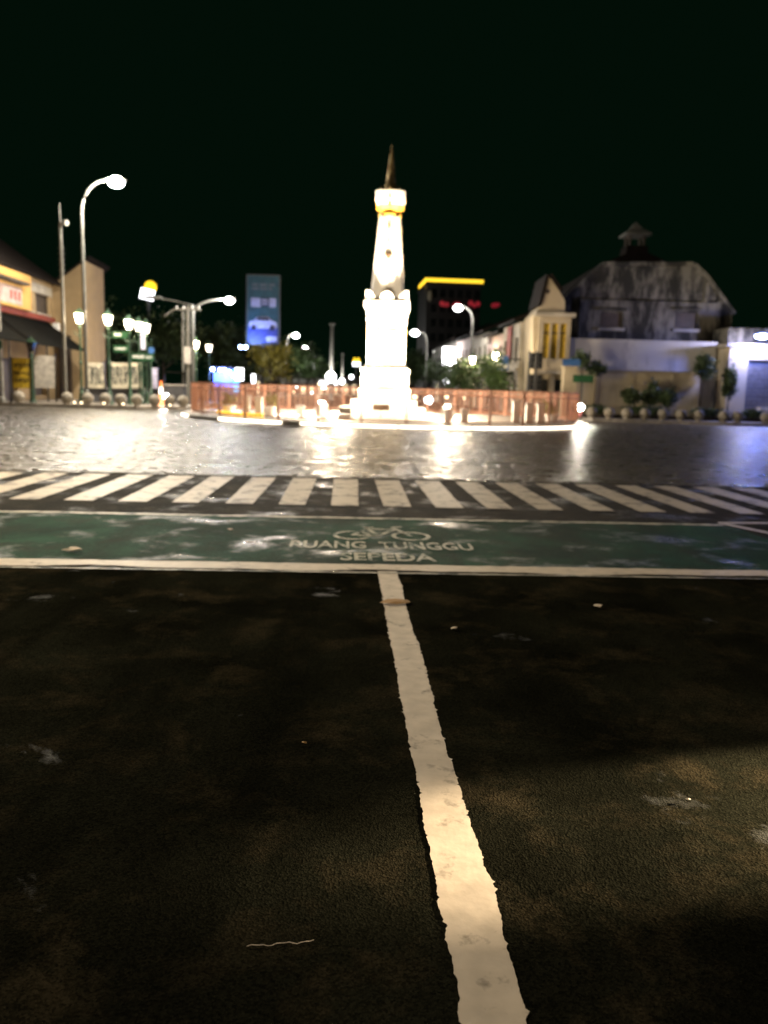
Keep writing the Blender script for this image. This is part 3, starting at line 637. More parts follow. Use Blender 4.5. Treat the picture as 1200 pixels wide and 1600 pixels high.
# projecting bay at the left edge, lit orange
yb = LY(18); yc = LY(31)
MB().b(.003, .9, yb-8, yb+1.6, 6.52, 9.0).build('bay', 'orange_wall', rest)
MB().b(.903, 1.5, yb-8, yb-.2, 8.1, 8.3).build('bay_hood', 'dark_wood', rest); bs = MB().b(.903, .96, yb-5, yb-.3, 6.7, 7.9).build('bay_sign', 'pink_wall', rest)
for i in range(3): MB().b(.964, .98, yb-2.4+i*.7, yb-2.0+i*.7, 7.0, 7.6).build('bay_sign_mark', 'red_cloth', bs)
# end wall facing the camera, its top rising to the right
def end_local(px, py): # pixel on the plane local y = y85
    d = ray(px, py); o0 = Vector((0, 0, CH)); q = ST(S0, 50+y85, 0); k = (q-o0).dot(Dv)/d.dot(Dv); p = o0+d*k
    return (p-ST(S0, 50, .15)).dot(Cv), p.z-.15
pl = [end_local(*q) for q in ((82, 447), (130, 404), (133, 404))]; xr = pl[2][0]
poly = [(-.4, 0), (xr, 0), (xr, pl[2][1]), (pl[1][0], pl[1][1]), (0, pl[0][1]), (-.4, pl[0][1]-.3)]
MB().prism(poly, y85, y85+5).build('end_wall', 'cream_wall', rest)
MB().add([(xr+.3, y85-.1, pl[1][1]+.05), (-.3, y85-.1, pl[0][1]-.15), (-.3, y85+6, pl[0][1]-.15), (xr+.3, y85+6, pl[1][1]+.05), (xr+.3, y85-.1, pl[1][1]+.25), (-.3, y85-.1, pl[0][1]+.1), (-.3, y85+6, pl[0][1]+.1), (xr+.3, y85+6, pl[1][1]+.25)], [(0, 1, 2, 3), (7, 6, 5, 4), (0, 4, 5, 1), (1, 5, 6, 2), (2, 6, 7, 3), (3, 7, 4, 0)]).build('end_roof', 'roof_tile', rest)
# awning
aw = MB(); ya = -4; yz = y85-1.2
aw.add([(.05, ya, 6.1), (.05, yz, 6.1), (3.4, yz-1.2, 3.95), (3.4, ya, 3.95), (.05, ya, 6.0), (.05, yz, 6.0), (3.4, yz-1.2, 3.85), (3.4, ya, 3.85)], [(0, 1, 2, 3), (7, 6, 5, 4), (0, 4, 5, 1), (1, 5, 6, 2), (2, 6, 7, 3), (3, 7, 4, 0)])
aw_o = aw.build('awning', 'awning_cloth', rest); MB().b(.06, .5, ya, yz+.3, 6.12, 6.5).build('awning_fascia', 'maroon_fascia', aw_o)
MB().b(.51, .9, yz-.35, yz+.2, 4.9, 6.1).build('lamp_box', 'sign_white', rest)
for i in range(4): MB().tube([(3.3, 1.5+i*3.2, 0), (3.3, 1.5+i*3.2, 3.95)], .06, 8).build('awning_post', 'black_iron', rest)
MB().b(0.36, 1.4, yz+1, yz+2.2, 0, 5.2).build('dark_pillar', 'dark_wood', rest)

def banner(px0, px1, py0, py1, Y, name, m_, lab, cat, marks=None, mm='banner_ink', post='black_iron', grp=None, z0=.15, th=.06):
    p0 = P(px0, py1, Y); p1 = P(px1, py0, Y); xc = (p0.x+p1.x)/2; o = empty(name, (xc, Y, z0), 0, lab, cat, grp); wd = p1.x-p0.x; a, b_ = p0.z-z0, p1.z-z0
    MB().b(-wd/2, wd/2, -th/2, th/2, a, b_).build('panel', m_, o)
    for sx in (-1, 1): MB().b(sx*(wd/2+.05)-.04, sx*(wd/2+.05)+.04, -.04, .04, 0, b_+.1).build('post', post, o)
    for q in (marks or []):
        x0_, x1_, v0, v1 = q; MB().b(-wd/2+wd*x0_, -wd/2+wd*x1_, -th/2-.012, -th/2-.003, a+(b_-a)*v0, a+(b_-a)*v1).build('print', mm, o)
    return o
def scrib(n, rows, seed):
    r = random.Random(seed); out = []
    for v0, v1 in rows:
        x_ = .08
        while x_ < .9:
            w_ = r.uniform(.03, .07); out.append((x_, min(.93, x_+w_), v0+r.uniform(0, .06), v1-r.uniform(0, .06))); x_ += w_+r.uniform(.02, .06)
    return out
banner(21, 50, 560, 606, 54.6, 'yellow_banner', 'yellow_banner', 'yellow banner with dark lettering under the black awning', 'banner', scrib(0, ((.18, .38), (.42, .58), (.68, .86)), 3))
banner(55, 85, 556, 606, 56.0, 'grey_banner', 'grey_banner', 'pale grey panel right of the yellow banner', 'panel', scrib(0, ((.1, .25), (.5, .55)), 4), 'grey_wall')
# graffiti hoarding
for i, (a, b_, lab) in enumerate(((138, 162, 'leftmost graffiti covered hoarding panel behind the tall street light'), (175, 200, 'graffiti covered hoarding panel in the middle of three'), (206, 221, 'narrowest graffiti covered hoarding panel on the right of three'))):
    r = random.Random(i+10); o = banner(a, b_, 567, 606, 59.5, 'hoarding_panel', 'hoarding_white', lab, 'panel', [], grp='graffiti hoarding')
    p0 = P(a, 606, 59.5); p1 = P(b_, 567, 59.5); wd = p1.x-p0.x; m2 = MB(); zz0, zz1 = p0.z-.15, p1.z-.15
    for k in range(5 if i < 2 else 3):
        cx = -wd/2+wd*(k+.7)/(5.4 if i < 2 else 3.4); pts = []
        for q in range(14):
            a_ = q/13*math.pi*2*r.uniform(.8, 1.05); pts.append((cx+.16*math.cos(a_)*(1-.3*q/13)+r.uniform(-.03, .03), -.045, zz0+(zz1-zz0)*(.5+.36*math.sin(a_*r.choice((1, 1, .5))))))
        m2.tube(pts, .03, 5)
    m2.build('graffiti', 'graffiti_ink', o)
x0_, x1_ = GX(125, 59.8), GX(232, 59.8); o = empty('low_wall', ((x0_+x1_)/2, 59.9, .15), 0, 'dark low wall under the graffiti hoarding', 'wall'); MB().b(-(x1_-x0_)/2, (x1_-x0_)/2, -.15, .15, 0, 1.0).build('wall', 'grey_dark', o); MB().b(-(x1_-x0_)/2, (x1_-x0_)/2, -.2, .2, 1.003, 1.08).build('coping', 'grey_wall', o)
banner(238, 246, 575, 608, 58, 'upright_banner', 'lilac_banner', 'narrow lilac upright banner right of the graffiti panels', 'banner')
# green and blue name signs
def name_sign(px0, px1, py0, py1, Y, m_, lab, polepx, rows):
    p0 = P(px0, py1, Y); p1 = P(px1, py0, Y); xp = GX(polepx, Y, .15); o = empty('street_sign', (xp, Y, .15), 0, lab, 'sign', 'street signs')
    MB().tube([(0, 0, 0), (0, 0, p1.z-.15+.15)], .055, 8).build('post', 'green_iron', o)
    a = p0.x-xp; b_ = p1.x-xp; z0_, z1_ = p0.z-.15, p1.z-.15
    bo = MB().b(a, b_, -.10, -.06, z0_, z1_).build('board', m_, o)
    r = random.Random(px0)
    for v0, v1, u0_, u1_ in rows:
        u_ = u0_
        while u_ < u1_:
            w_ = r.uniform(.03, .06); MB().b(a+(b_-a)*u_, a+(b_-a)*min(u1_, u_+w_), -.11, -.103, z0_+(z1_-z0_)*(v0+r.uniform(0, .08)), z0_+(z1_-z0_)*(v1-r.uniform(0, .08))).build('letter', 'sign_white', bo); u_ += w_+.02
name_sign(206, 241, 553, 563, 55, 'sign_green', 'long green street name board with white lettering below the cluster of three lanterns', 205, ((.3, .8, .06, .58), (.3, .7, .66, .92)))
name_sign(176, 200, 519, 528, 54.9, 'sign_green', 'upper green direction board left of the cluster of lanterns', 203.5, ((.3, .8, .1, .6),))
name_sign(178, 201, 540, 550, 54.95, 'sign_green', 'lower dark green direction board left of the cluster of lanterns', 202.8, ((.3, .7, .1, .85),))
name_sign(233, 241, 543, 552, 56, 'sign_blue', 'small blue square sign right of the cluster of lanterns', 237, ())
name_sign(221, 227, 516, 546, 56.2, 'lilac_banner', 'tall pale blue vertical sign under the right lantern of the cluster', 224, ())
# pedlar corner: cone, lit lamp box, cart
x = GX(252, 55.5, .15); o = empty('traffic_cone', (x, 55.5, .15), 0, 'tall orange and white cone beside the bright ground lamp on the left', 'cone')
MB().box((0, 0, .04), (.7, .7, .08)).build('base', 'cone_orange', o); MB().lathe([(.28, .08), (.17, .8)], n=14).build('lower_body', 'cone_orange', o); MB().lathe([(.17, .8), (.11, 1.25)], n=14).build('white_band', 'sign_white', o); MB().lathe([(.11, 1.25), (.05, 1.7)], n=14).build('tip', 'cone_orange', o)
x = GX(260, 54.8, .15); o = empty('ground_spot', (x, 54.8, .15), 0, 'bright white spot lamp low beside the orange cone', 'spot lamp')
MB().lathe([(.16, 0), (.13, .4), (.05, .45)], n=10).build('stand', 'black_iron', o); MB().sphere((0, 0, .62), .22, 12, 8).build('glow_ball', 'led_far', o, True); light('POINT', (0, -.35, .62), 700, (1, .9, .75), o, radius=.2)
x = GX(275, 61, .15); o = empty('food_cart', (x, 61, .15), 0, 'dark closed food cart left of the utility poles', 'cart')
MB().b(-.75, .75, -.5, .5, .45, 1.35).build('body', 'grey_dark', o); MB().b(-.85, .85, -.6, .6, 1.36, 1.46).build('counter', 'grey_banner', o)
for sx in (-1, 1): MB().b(sx*.7-.03, sx*.7+.03, -.45, -.39, 1.47, 2.3).build('post', 'black_iron', o)
MB().b(-.95, .95, -.7, .7, 2.31, 2.4).build('canopy', 'awning_cloth', o)
for sx in (-1, 1):
    m2 = MB().lathe([(.36, -.04), (.36, .04)], n=16); m2.v = [(v[0]+sx*.45, v[2]-.55, v[1]+.36) for v in m2.v]; m2.build('wheel', 'tyre_rubber', o)
# utility poles
def util(px, Y, pyt, lab, arm=True, box=False, r=.11):
    x = GX(px, Y, .15); h_ = P(px, pyt, Y).z-.15; o = empty('utility_pole', (x, Y, .15), 0, lab, 'pole', 'utility poles')
    MB().lathe([(r*1.2, 0), (r*.8, h_)], n=10).build('pole', 'concrete_pole', o)
    if arm:
        MB().box((.0, 0, h_-.25), (1.9, .1, .12)).build('crossarm', 'concrete_pole', o)
        for k in (-.8, -.3, .3, .8): MB().lathe([(.03, 0), (.06, .05), (.03, .18)], (k, 0, h_-.19), 8).build('insulator', 'sign_white', o)
        MB().tube([(-.9, 0, h_-.2), (-1.7, 0, h_-.75)], .05, 6).build('stay_arm', 'concrete_pole', o)
    if box: MB().b(-.22, .22, -.35, -.12, h_*.42, h_*.42+1.2).build('switch_box', 'grey_banner', o)
util(295, 60, 478, 'utility pole with crossarm and grey switch box in front of the avenue trees', True, True, .14)
util(287, 61, 486, 'thin utility pole just left of the one with the switch box', False, False, .09)
x = GX(282, 64, .15); hp = P(258, 470, 64); o = empty('street_light', (GX(302, 62, .15), 62, .15), 0, 'unlit street light head reaching left from the utility poles', 'street light', 'tall street lights')
dx = hp.x-o.location.x; MB().tube([(0, 0, 0), (0, 0, hp.z-.6), (dx*.5, 0, hp.z-.35), (dx, 0, hp.z-.15)], [.1, .07, .05, .04], 8).build('pole', 'grey_steel', o); MB().sphere((dx-.4, 0, hp.z-.12), 1, 12, 8, (.8, .2, .14)).build('lamp_head', 'grey_steel', o, True)
# lit roof sign, far left
p = P(230, 460, 110); o = empty('roof_sign', (p.x, 110, 0), 0, 'lit white sign with a yellow disc on a tall mast above the left lanterns', 'sign')
MB().tube([(0, .5, 0), (0, .5, p.z+.4)], .22, 8).build('mast', 'grey_dark', o); m2 = MB().box((0, 0, 0), (1.75, .4, 1.35)); b2 = m2.build('panel', 'sign_lit', o); b2.location = (0, 0, p.z); b2.rotation_euler = (0, rad(12), 0)
m2 = MB().lathe([(.78, -.2), (.78, .2)], n=24); m2.v = [(v[0]+.42, v[2]+.12, v[1]+p.z+1.0) for v in m2.v]; m2.build('disc', 'sign_lit_yellow', o)
# billboard
YB = 82; p0 = P(385, 538, YB); p1 = P(438, 430, YB); wd = p1.x-p0.x; bh = p1.z-p0.z
o = empty('billboard', ((p0.x+p1.x)/2, YB, 0), 0, 'tall upright billboard with a car advertisement and blue glow at its foot', 'billboard')
MB().tube([(0, .6, 0), (0, .6, p0.z+bh*.7)], .28, 12).build('mast', 'grey_dark', o)
fr = MB()
for a, b_, c, d in ((-wd/2, wd/2, 0, .12), (-wd/2, wd/2, bh-.12, bh), (-wd/2, -wd/2+.1, .12, bh-.12), (wd/2-.1, wd/2, .12, bh-.12)): fr.b(a, b_, -.12, .1, p0.z+c, p0.z+d)
fr.build('frame', 'grey_steel', o); face = MB().b(-wd/2+.1, wd/2-.1, -.05, .05, p0.z+.12, p0.z+bh-.12).build('poster', 'teal_print', o)
def pr_(u0_, u1_, v0, v1, m_, dy=0): MB().b(-wd/2+wd*u0_, -wd/2+wd*u1_, -.075-dy, -.055-dy, p0.z+bh*v0, p0.z+bh*v1).build('print', m_, face)
pr_(.06, .94, .03, .26, 'navy_print')
for k in range(2):
    for u_ in ((.16, .36), (.40, .62), (.66, .84-.08*k)): pr_(*u_, .84-k*.055, .875-k*.055, 'faint_print')
pr_(.14, .42, .54, .67, 'pale_print'); pr_(.68, .88, .54, .67, 'pale_print'); pr_(.44, .66, .55, .67, 'black_print')
for u_ in (.47, .56):
    pr_(u_, u_+.02, .57, .655, 'pale_print', .03); pr_(u_+.05, u_+.07, .57, .655, 'pale_print', .03); pr_(u_+.021, u_+.049, .635, .655, 'pale_print', .03); pr_(u_+.021, u_+.049, .57, .585, 'pale_print', .03)
car = [(.07, .27), (.10, .33), (.22, .345), (.32, .40), (.66, .40), (.78, .345), (.90, .33), (.92, .27), (.88, .235), (.14, .235)]
MB().prism([(-wd/2+wd*u_, p0.z+bh*v_) for u_, v_ in car], -.10, -.078).build('printed_car', 'pale_print', face)
MB().prism([(-wd/2+wd*u_, p0.z+bh*v_) for u_, v_ in ((.27, .35), (.35, .39), (.64, .39), (.72, .35))], -.125, -.104).build('print', 'black_print', face)
for u_ in (.22, .77):
    m2 = MB().lathe([(.26, -.012), (.26, .012)], n=18); m2.v = [(v[0]-wd/2+wd*u_, v[2]-.14, v[1]+p0.z+bh*.24) for v in m2.v]; m2.build('print', 'black_print', face)
pr_(.60, .92, .045, .12, 'pale_print', .03)
lo = MB(); lo.tube([(-wd/2, -.1, p0.z), (-wd/2-.1, -1.2, p0.z-.35)], .05, 6); lo.build('lamp_arm', 'grey_steel', o)
for k in (-.35, .15): MB().sphere((-wd/2+k, -1.25, p0.z-.35), .17, 10, 7).build('lamp', 'led_blue', o, True)
light('SPOT', (-wd/2+.4, -1.4, p0.z-.5), 1500, (.28, .4, 1), o, radius=.15, aim=(0.4, 0, p0.z+3.2), spot=rad(120), blend=.8)

# ================================================================== TREES
def tree(x, Y, h_, cr, lab, leaf='leaf_dark', n=2600, trunk=.2, name='street_tree', grp='trees along the avenue', cz=.66, size=.28, sq=.8):
    o = empty(name, (x, Y, .0), 0, lab, 'tree', grp); m2 = MB(); hz = h_*cz
    m2.tube([(0, 0, 0), (.08*h_*.1, .05, h_*.3), (-.05, 0, hz)], [trunk, trunk*.75, trunk*.4], 9)
    for k in range(6):
        a = k*1.05+RNG.uniform(0, .5); z_ = h_*(.34+.05*k); m2.tube([(0, 0, z_), (cr*.35*math.cos(a), cr*.35*math.sin(a), z_+h_*.14), (cr*.7*math.cos(a), cr*.7*math.sin(a), z_+h_*.25)], [trunk*.45, trunk*.3, trunk*.1], 6)
    m2.build('trunk', 'bark', o); MB().leaves((0, 0, h_*.68), cr, cr, h_*.32*sq/.8, n, size, 16).build('crown', leaf, o); return o
tree(GX(352, 88), 88, 8.0, 3.4, 'dark tree left of the billboard above the blue stall')
tree(GX(398, 90), 90, 7.2, 3.2, 'dark tree directly under the billboard')
tree(GX(425, 78), 78, 5.6, 2.0, 'tree with yellow lit leaves right of the billboard foot', 'leaf_yellow', 1500)
tree(GX(455, 112), 112, 8, 3.6, 'green tree right of the yellow leaved one, left of the avenue', 'leaf_mid', 2200)
tree(GX(480, 140), 140, 8, 3.8, 'farthest green tree on the left side of the avenue', 'leaf_mid', 1800)
tree(GX(170, 82), 82, 10, 4.5, 'large dark tree behind the graffiti hoarding'); tree(GX(255, 86), 86, 9, 4.2, 'large dark tree behind the food cart')
tree(GX(770, 59.2), 59.2, 4.4, 1.5, 'small green street tree round the lantern post on the right', 'leaf_mid', 1700, .1, size=.16)
tree(GX(722, 74), 74, 4.6, 1.9, 'green street tree left of the lantern by the shop row', 'leaf_mid', 1700, .12, size=.18)
tree(GX(690, 96), 96, 5.4, 2.6, 'green street tree under the white lit sign', 'leaf_mid', 1700, .12, size=.22)
tree(GX(645, 130), 130, 8, 3.2, 'green tree just right of the monument up the avenue', 'leaf_mid', 1800)

# ================================================================== AVENUE BACKGROUND
# blue stall
x = GX(352, 76); o = empty('lit_stall', (x, 76, .15), 0, 'stall with glowing blue front and cyan panel behind the left end of the ring fence', 'stall')
MB().b(-1.1, 1.1, 0, 2.0, 0, 3.0).build('body', 'grey_dark', o); MB().b(-1.1, .75, -.05, -.003, 1.4, 2.7).build('blue_front', 'lit_blue', o); MB().b(.85, 1.45, -.5, -.4, .9, 3.0).build('cyan_panel', 'lit_cyan', o)
MB().b(-1.3, 1.3, -.8, 2.2, 3.01, 3.15).build('roof', 'grey_dark', o)
for k, (a, z_) in enumerate(((-1.0, 2.95), (-.3, 2.9), (.1, 2.9), (.55, 2.75), (.95, 2.4))): MB().sphere((a, -.85, z_), .15, 8, 6).build('lamp', 'led_blue', o, True)
light('POINT', (0, -1.2, 2.6), 900, (.15, .25, 1), o, radius=.3)
for i, (px, py, Y, w_, h_, m_, lab) in enumerate(((374, 585, 72, .7, 1.1, 'sign_lit', 'bright white sign just right of the blue stall'), (396, 592, 78, .35, .9, 'sign_lit', 'narrow white lit sign between blue stall and billboard foot'))):
    p = P(px, py, Y); o = empty('lit_sign', (p.x, Y, 0), 0, lab, 'sign', 'small lit signs'); MB().b(-w_/2, w_/2, -.08, .08, p.z-h_/2, p.z+h_/2).build('panel', m_, o); MB().tube([(0, .1, 0), (0, .1, p.z)], .05, 6).build('post', 'grey_steel', o)
# white mast and thin spire up the avenue
for px, Y, pyt, lab, r in ((517, 120, 505, 'tall white mast with a globe lamp at its foot, left of the monument', .38), (534, 150, 552, 'thin far spire between the white mast and the monument', .2)):
    x = GX(px, Y); h_ = P(px, pyt, Y).z; o = empty('mast', (x, Y, 0), 0, lab, 'mast'); MB().lathe([(r*1.3, 0), (r*1.2, h_*.35), (r*.75, h_*.42), (r*.6, h_-.3), (r*1.3, h_-.25), (r*1.3, h_)], n=10).build('shaft', 'white_pole_paint', o)
    z_ = P(px, 589 if px < 525 else 596, Y).z; MB().sphere((0, -r-.5, z_), .72 if px < 525 else .5, 14, 9).build('globe', 'led_far', o, True); light('POINT', (-.3, -r-1.6, z_+.6), 1600, (1, .95, .9), o, radius=.4)
# yellow arched sign
p = P(557, 565, 130); o = empty('arched_sign', (p.x, 130, 0), 0, 'small lit sign with yellow double arch over white, left of the monument base', 'sign')
MB().tube([(0, .3, 0), (0, .3, p.z)], .12, 8).build('post', 'grey_steel', o); MB().b(-.58, .58, -.1, .1, p.z-.7, p.z-.1).build('white_panel', 'sign_lit', o)
for sx in (-1, 1):
    arc = [(sx*.29+.30*math.cos(math.pi*i/10), p.z-.1+.75*math.sin(math.pi*i/10)) for i in range(11)]; MB().prism(arc, -.1, .1).build('yellow_arch', 'sign_lit_yellow', o)
# shop fronts at the end of the avenue
def shop(px0, px1, py0, Y, wall, lab, nwin=3, lit=.4, seed=0, storeys=1):
    r = random.Random(seed); a = P(px0, py0, Y); b_ = P(px1, py0, Y); wd = b_.x-a.x; h_ = a.z; o = empty('shop_house', ((a.x+b_.x)/2, Y, 0), 0, lab, 'building', 'far shop houses')
    MB().b(-wd/2, wd/2, 0, 8, 0, h_).build('wall', wall, o); MB().b(-wd/2-.2, wd/2+.2, -.5, 8.2, h_+.003, h_+.3).build('roof', 'roof_tile', o)
    for k in range(nwin):
        u_ = -wd/2+wd*(k+.5)/nwin; ww = wd/nwin*.6; f_ = MB().b(u_-ww/2, u_+ww/2, -.08, -.003, .3, h_*.62).build('window', 'dark_wood', o); MB().b(u_-ww/2+.1, u_+ww/2-.1, -.12, -.085, .4, h_*.58).build('pane', 'lit_window' if r.random() < lit else 'dark_glass', f_)
    MB().b(-wd*.4, wd*.4, -.3, -.12, h_*.68, h_*.88).build('shop_sign', 'sign_lit' if r.random() < lit else 'sign_white', o)
shop(395, 440, 580, 150, 'grey_wall', 'far grey shop house under the billboard trees', 3, .2, 1); shop(442, 494, 588, 190, 'pink_wall', 'far pinkish shop house left of the white mast', 4, .5, 2); shop(496, 531, 592, 200, 'pale_wall', 'far pale shop house at the foot of the white mast', 3, .8, 3); shop(533, 562, 588, 210, 'pink_wall', 'far shop house between white mast and monument', 2, .3, 4); shop(636, 662, 590, 220, 'grey_wall', 'far grey shop house right of the monument', 2, .6, 5)
for i, (px, py, Y, s_, m_) in enumerate(((458, 612, 150, .25, 'warm_far'), (463, 604, 150, .2, 'led_far'), (474, 610, 150, .22, 'warm_far'), (487, 613, 160, .22, 'led_far'), (499, 601, 170, .32, 'warm_far'), (506, 604, 170, .5, 'led_far'), (520, 603, 170, .45, 'led_far'), (549, 589, 140, .32, 'led_far'), (667, 590, 160, .3, 'led_far'), (700, 575, 98, .3, 'led_far'), (695, 594, 98, .42, 'led_far'), (704, 595, 98, .4, 'led_far'), (670, 625, 70, .35, 'led_far'), (648, 620, 72, .18, 'warm_far'), (698, 620, 90, .2, 'warm_far'), (724, 622, 84, .18, 'warm_far'))):
    p = P(px, py, Y); o = empty('wall_lamp', (p.x, Y, 0), 0, None, 'lamp', 'small lamps along the avenue')
    tag(o, ['warm lamp nearest the left fence end along the avenue', 'small white lamp above the first avenue lamps', 'second warm lamp left of the white mast', 'white lamp low left of the white mast', 'warm lamp level with the far shop signs', 'bright lamp just left of the white mast', 'bright lamp just right of the white mast', 'lamp close left of the monument plinth', 'lamp close right of the monument plinth', 'lamp right under the white lit square sign', 'left lamp of the pair under the white square sign', 'right lamp of the pair under the white square sign', 'bright white lamp just right of the monument steps', 'warm lamp close right of the monument plinth', 'warm lamp right of the bright lamp by the steps', 'warm lamp at the foot of the shop row'][i])
    MB().sphere((0, 0, p.z), s_, 10, 7).build('globe', m_, o, True); MB().tube([(0, .05, 0), (0, .05, p.z)], .05, 6).build('post', 'grey_steel', o)
# dark tower with yellow roof light and red signs
YT = 150; a = P(667, 440, YT); b_ = P(752, 446, YT); o = empty('hotel_tower', ((a.x+b_.x)/2, YT, 0), rad(4), 'dark hotel tower with yellow lit roof edge and red signs behind the shop row', 'building'); wd = b_.x-a.x
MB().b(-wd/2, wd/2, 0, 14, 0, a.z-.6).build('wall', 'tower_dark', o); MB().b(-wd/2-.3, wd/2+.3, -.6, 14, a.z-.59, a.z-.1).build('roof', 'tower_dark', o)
MB().b(-wd/2-.3, wd/2+.3, -.8, -.603, a.z-.1, a.z+.5).build('roof_light', 'neon_yellow', o); 
m2 = MB(); m2.add([(-wd/2-.3, -.8, a.z+.55), (-wd/2-.3, -.8, a.z-.25), (-wd/2-1.0, 4, a.z-.9), (-wd/2-1.0, 4, a.z-.3)], [(0, 1, 2, 3)]); m2.add([(-wd/2-.35, -.6, a.z+.55), (-wd/2-.35, -.6, a.z-.25), (-wd/2-1.1, 4, a.z-.9), (-wd/2-1.1, 4, a.z-.3)], [(3, 2, 1, 0)]); m2.build('side_roof_light', 'neon_yellow', o)
MB().sphere((-wd/2+.55, -.4, a.z-2.6), 1, 10, 7, (.4, .3, 1.0)).build('emblem', 'hoarding_white', o)
for k, (px, w_) in enumerate(((694, 1.0), (713, .7), (741, 1.4), (775, .9))):
    p = P(px, 476, YT-1); m2 = MB(); r = random.Random(k)
    for q in range(3): m2.sphere((p.x-o.location.x+(q-1)*w_*.45, -1.0, p.z+r.uniform(-.2, .25)), .34+r.uniform(0, .2), 8, 6, (1, .3, 1))
    m2.build('red_sign', 'neon_red', o)
for fl in range(7):
    for k in range(6): MB().b(-wd/2+.9+k*wd/6.3, -wd/2+.9+k*wd/6.3+1.0, -.06, -.003, 3+fl*2.6, 4.4+fl*2.6).build('window', 'dark_glass', o)
# white lit square sign on a post
p0 = P(691, 570, 98); p1 = P(714, 543, 98); o = empty('lit_square_sign', ((p0.x+p1.x)/2, 98, 0), 0, 'large white glowing square sign at the far end of the shop row', 'sign'); h_ = p1.z-p0.z; wd = p1.x-p0.x
MB().b(-wd/2, wd/2, -.2, .2, p0.z, p1.z).build('panel', 'sign_lit', o); MB().tube([(0, .1, 0), (0, .1, p0.z)], .1, 8).build('post', 'grey_steel', o); light('POINT', (0, -1.2, p0.z+h_/2), 1500, (1, .96, .95), o, radius=.5)

# shop row on the right: facades along the avenue, facing it
SR = 13.6
def row_house(t0, t1, h_, wall, lab, nwin, roofm='roof_tile', gable=False, colr=None, lit=()):
    o = empty('row_house', ST(SR, t0, .15), -YAW, lab, 'building', 'shop row on the right'); L_ = t1-t0; nf = 2; z1 = h_*.48; win = []
    for k in range(nwin):
        c = L_*(k+.5)/nwin; ww = L_/nwin*.5; win.append((c-ww/2, c+ww/2, h_*.56, h_*.84)); win.append((c-ww*.6, c+ww*.6, .05, h_*.36))
    ys = sorted({0, L_, *[q for w_ in win for q in w_[:2]]}); zs = sorted({0, h_, *[q for w_ in win for q in w_[2:]]}); m2 = MB()
    for a, b_ in zip(ys[:-1], ys[1:]):
        for c, d in zip(zs[:-1], zs[1:]):
            if not any(q[0] <= (a+b_)/2 <= q[1] and q[2] <= (c+d)/2 <= q[3] for q in win): m2.b(0, .35, a, b_, c, d)
    m2.b(.36, 8, 0, L_, 0, h_-.05); m2.build('wall', wall, o)
    for i, q in enumerate(win):
        f_ = MB(); f_.b(.12, .2, q[0], q[0]+.1, q[2], q[3]); f_.b(.12, .2, q[1]-.1, q[1], q[2], q[3]); f_.b(.12, .2, q[0]+.1, q[1]-.1, (q[2]+q[3])/2-.05, (q[2]+q[3])/2+.05); w_ = f_.build('window' if i % 2 == 0 else 'door', 'dark_wood', o)
        MB().b(.24, .28, q[0], q[1], q[2], q[3]).build('pane', 'lit_window' if i in lit else ('dark_glass' if i % 2 == 0 else 'grey_shutter'), w_)
        if i % 2 == 0: MB().b(-.12, -.003, q[0]-.1, q[1]+.1, q[2]-.14, q[2]-.03).build('sill', 'pale_wall', w_)
    MB().b(-.22, -.003, 0, L_, h_*.47, h_*.50).build('string_course', 'pale_wall', o)
    if gable:
        m2 = MB(); vs = [(0, 0, h_), (0, L_, h_), (0, L_/2, h_+2.6), (8, 0, h_), (8, L_, h_), (8, L_/2, h_+2.6)]; m2.add(vs, [(0, 2, 1), (3, 4, 5), (0, 3, 5, 2), (1, 2, 5, 4), (0, 1, 4, 3)]); m2.build('gable', wall, o)
    m2 = MB(); m2.add([(-.5, -.1, h_+.003), (-.5, L_+.1, h_+.003), (4, L_+.1, h_+1.9), (4, -.1, h_+1.9), (-.5, -.1, h_+.2), (-.5, L_+.1, h_+.2), (4, L_+.1, h_+2.1), (4, -.1, h_+2.1)], [(3, 2, 1, 0), (4, 5, 6, 7), (0, 1, 5, 4), (1, 2, 6, 5), (2, 3, 7, 6), (3, 0, 4, 7)]); m2.build('roof', roofm, o)
    MB().b(-1.6, -.23, .4, L_-.4, h_*.42, h_*.45).build('canopy', 'roof_tile' if not colr else colr, o)
    return o
row_house(63.0, 69.5, 7.0, 'pale_wall', 'cream row house next to the corner gable house, with the red hanging cloth', 3)
row_house(69.6, 77, 6.6, 'pink_wall', 'pinkish row house behind the small street tree', 3, lit=(3,))
row_house(77.1, 86, 7.2, 'pale_wall', 'pale row house in the middle of the receding shop row', 3, lit=(1, 5)); row_house(86.1, 98, 7.4, 'pink_wall', 'row house before the white lit square sign', 4, lit=(3,)); row_house(98.1, 125, 7.8, 'grey_wall', 'farthest long row house of the right shop row', 6, lit=(5, 9))
o = tag(MB().b(0, .06, -.75, .75, 0, 2.6).build('hanging_cloth', 'red_cloth'), 'dark red cloth hanging from the upper wall of the cream row house', 'cloth'); o.location = ST(SR-.2, 66.2, 4.4); o.rotation_euler = (0, 0, -YAW)
for s_, t_, w_, z_, m_, lab in ((SR-1.7, 66.5, 2.2, 3.2, 'sign_white', 'white projecting shop sign on the cream row house'), (SR-1.7, 62.4, 2.6, 3.4, 'sign_blue', 'blue and white shop sign near the traffic signal poles')):
    o = empty('shop_sign', ST(s_, t_, 0), -YAW, lab, 'sign', 'projecting shop signs'); MB().b(-.8, .8, -.08, .08, z_, z_+1.1).build('board', m_, o); MB().b(.8, 1.8, -.03, .03, z_+.8, z_+.9).build('bracket', 'black_iron', o); MB().b(-.7, .7, -.1, -.083, z_+.15, z_+.45).build('stripe', 'sign_white' if m_ == 'sign_blue' else 'faint_print', o)
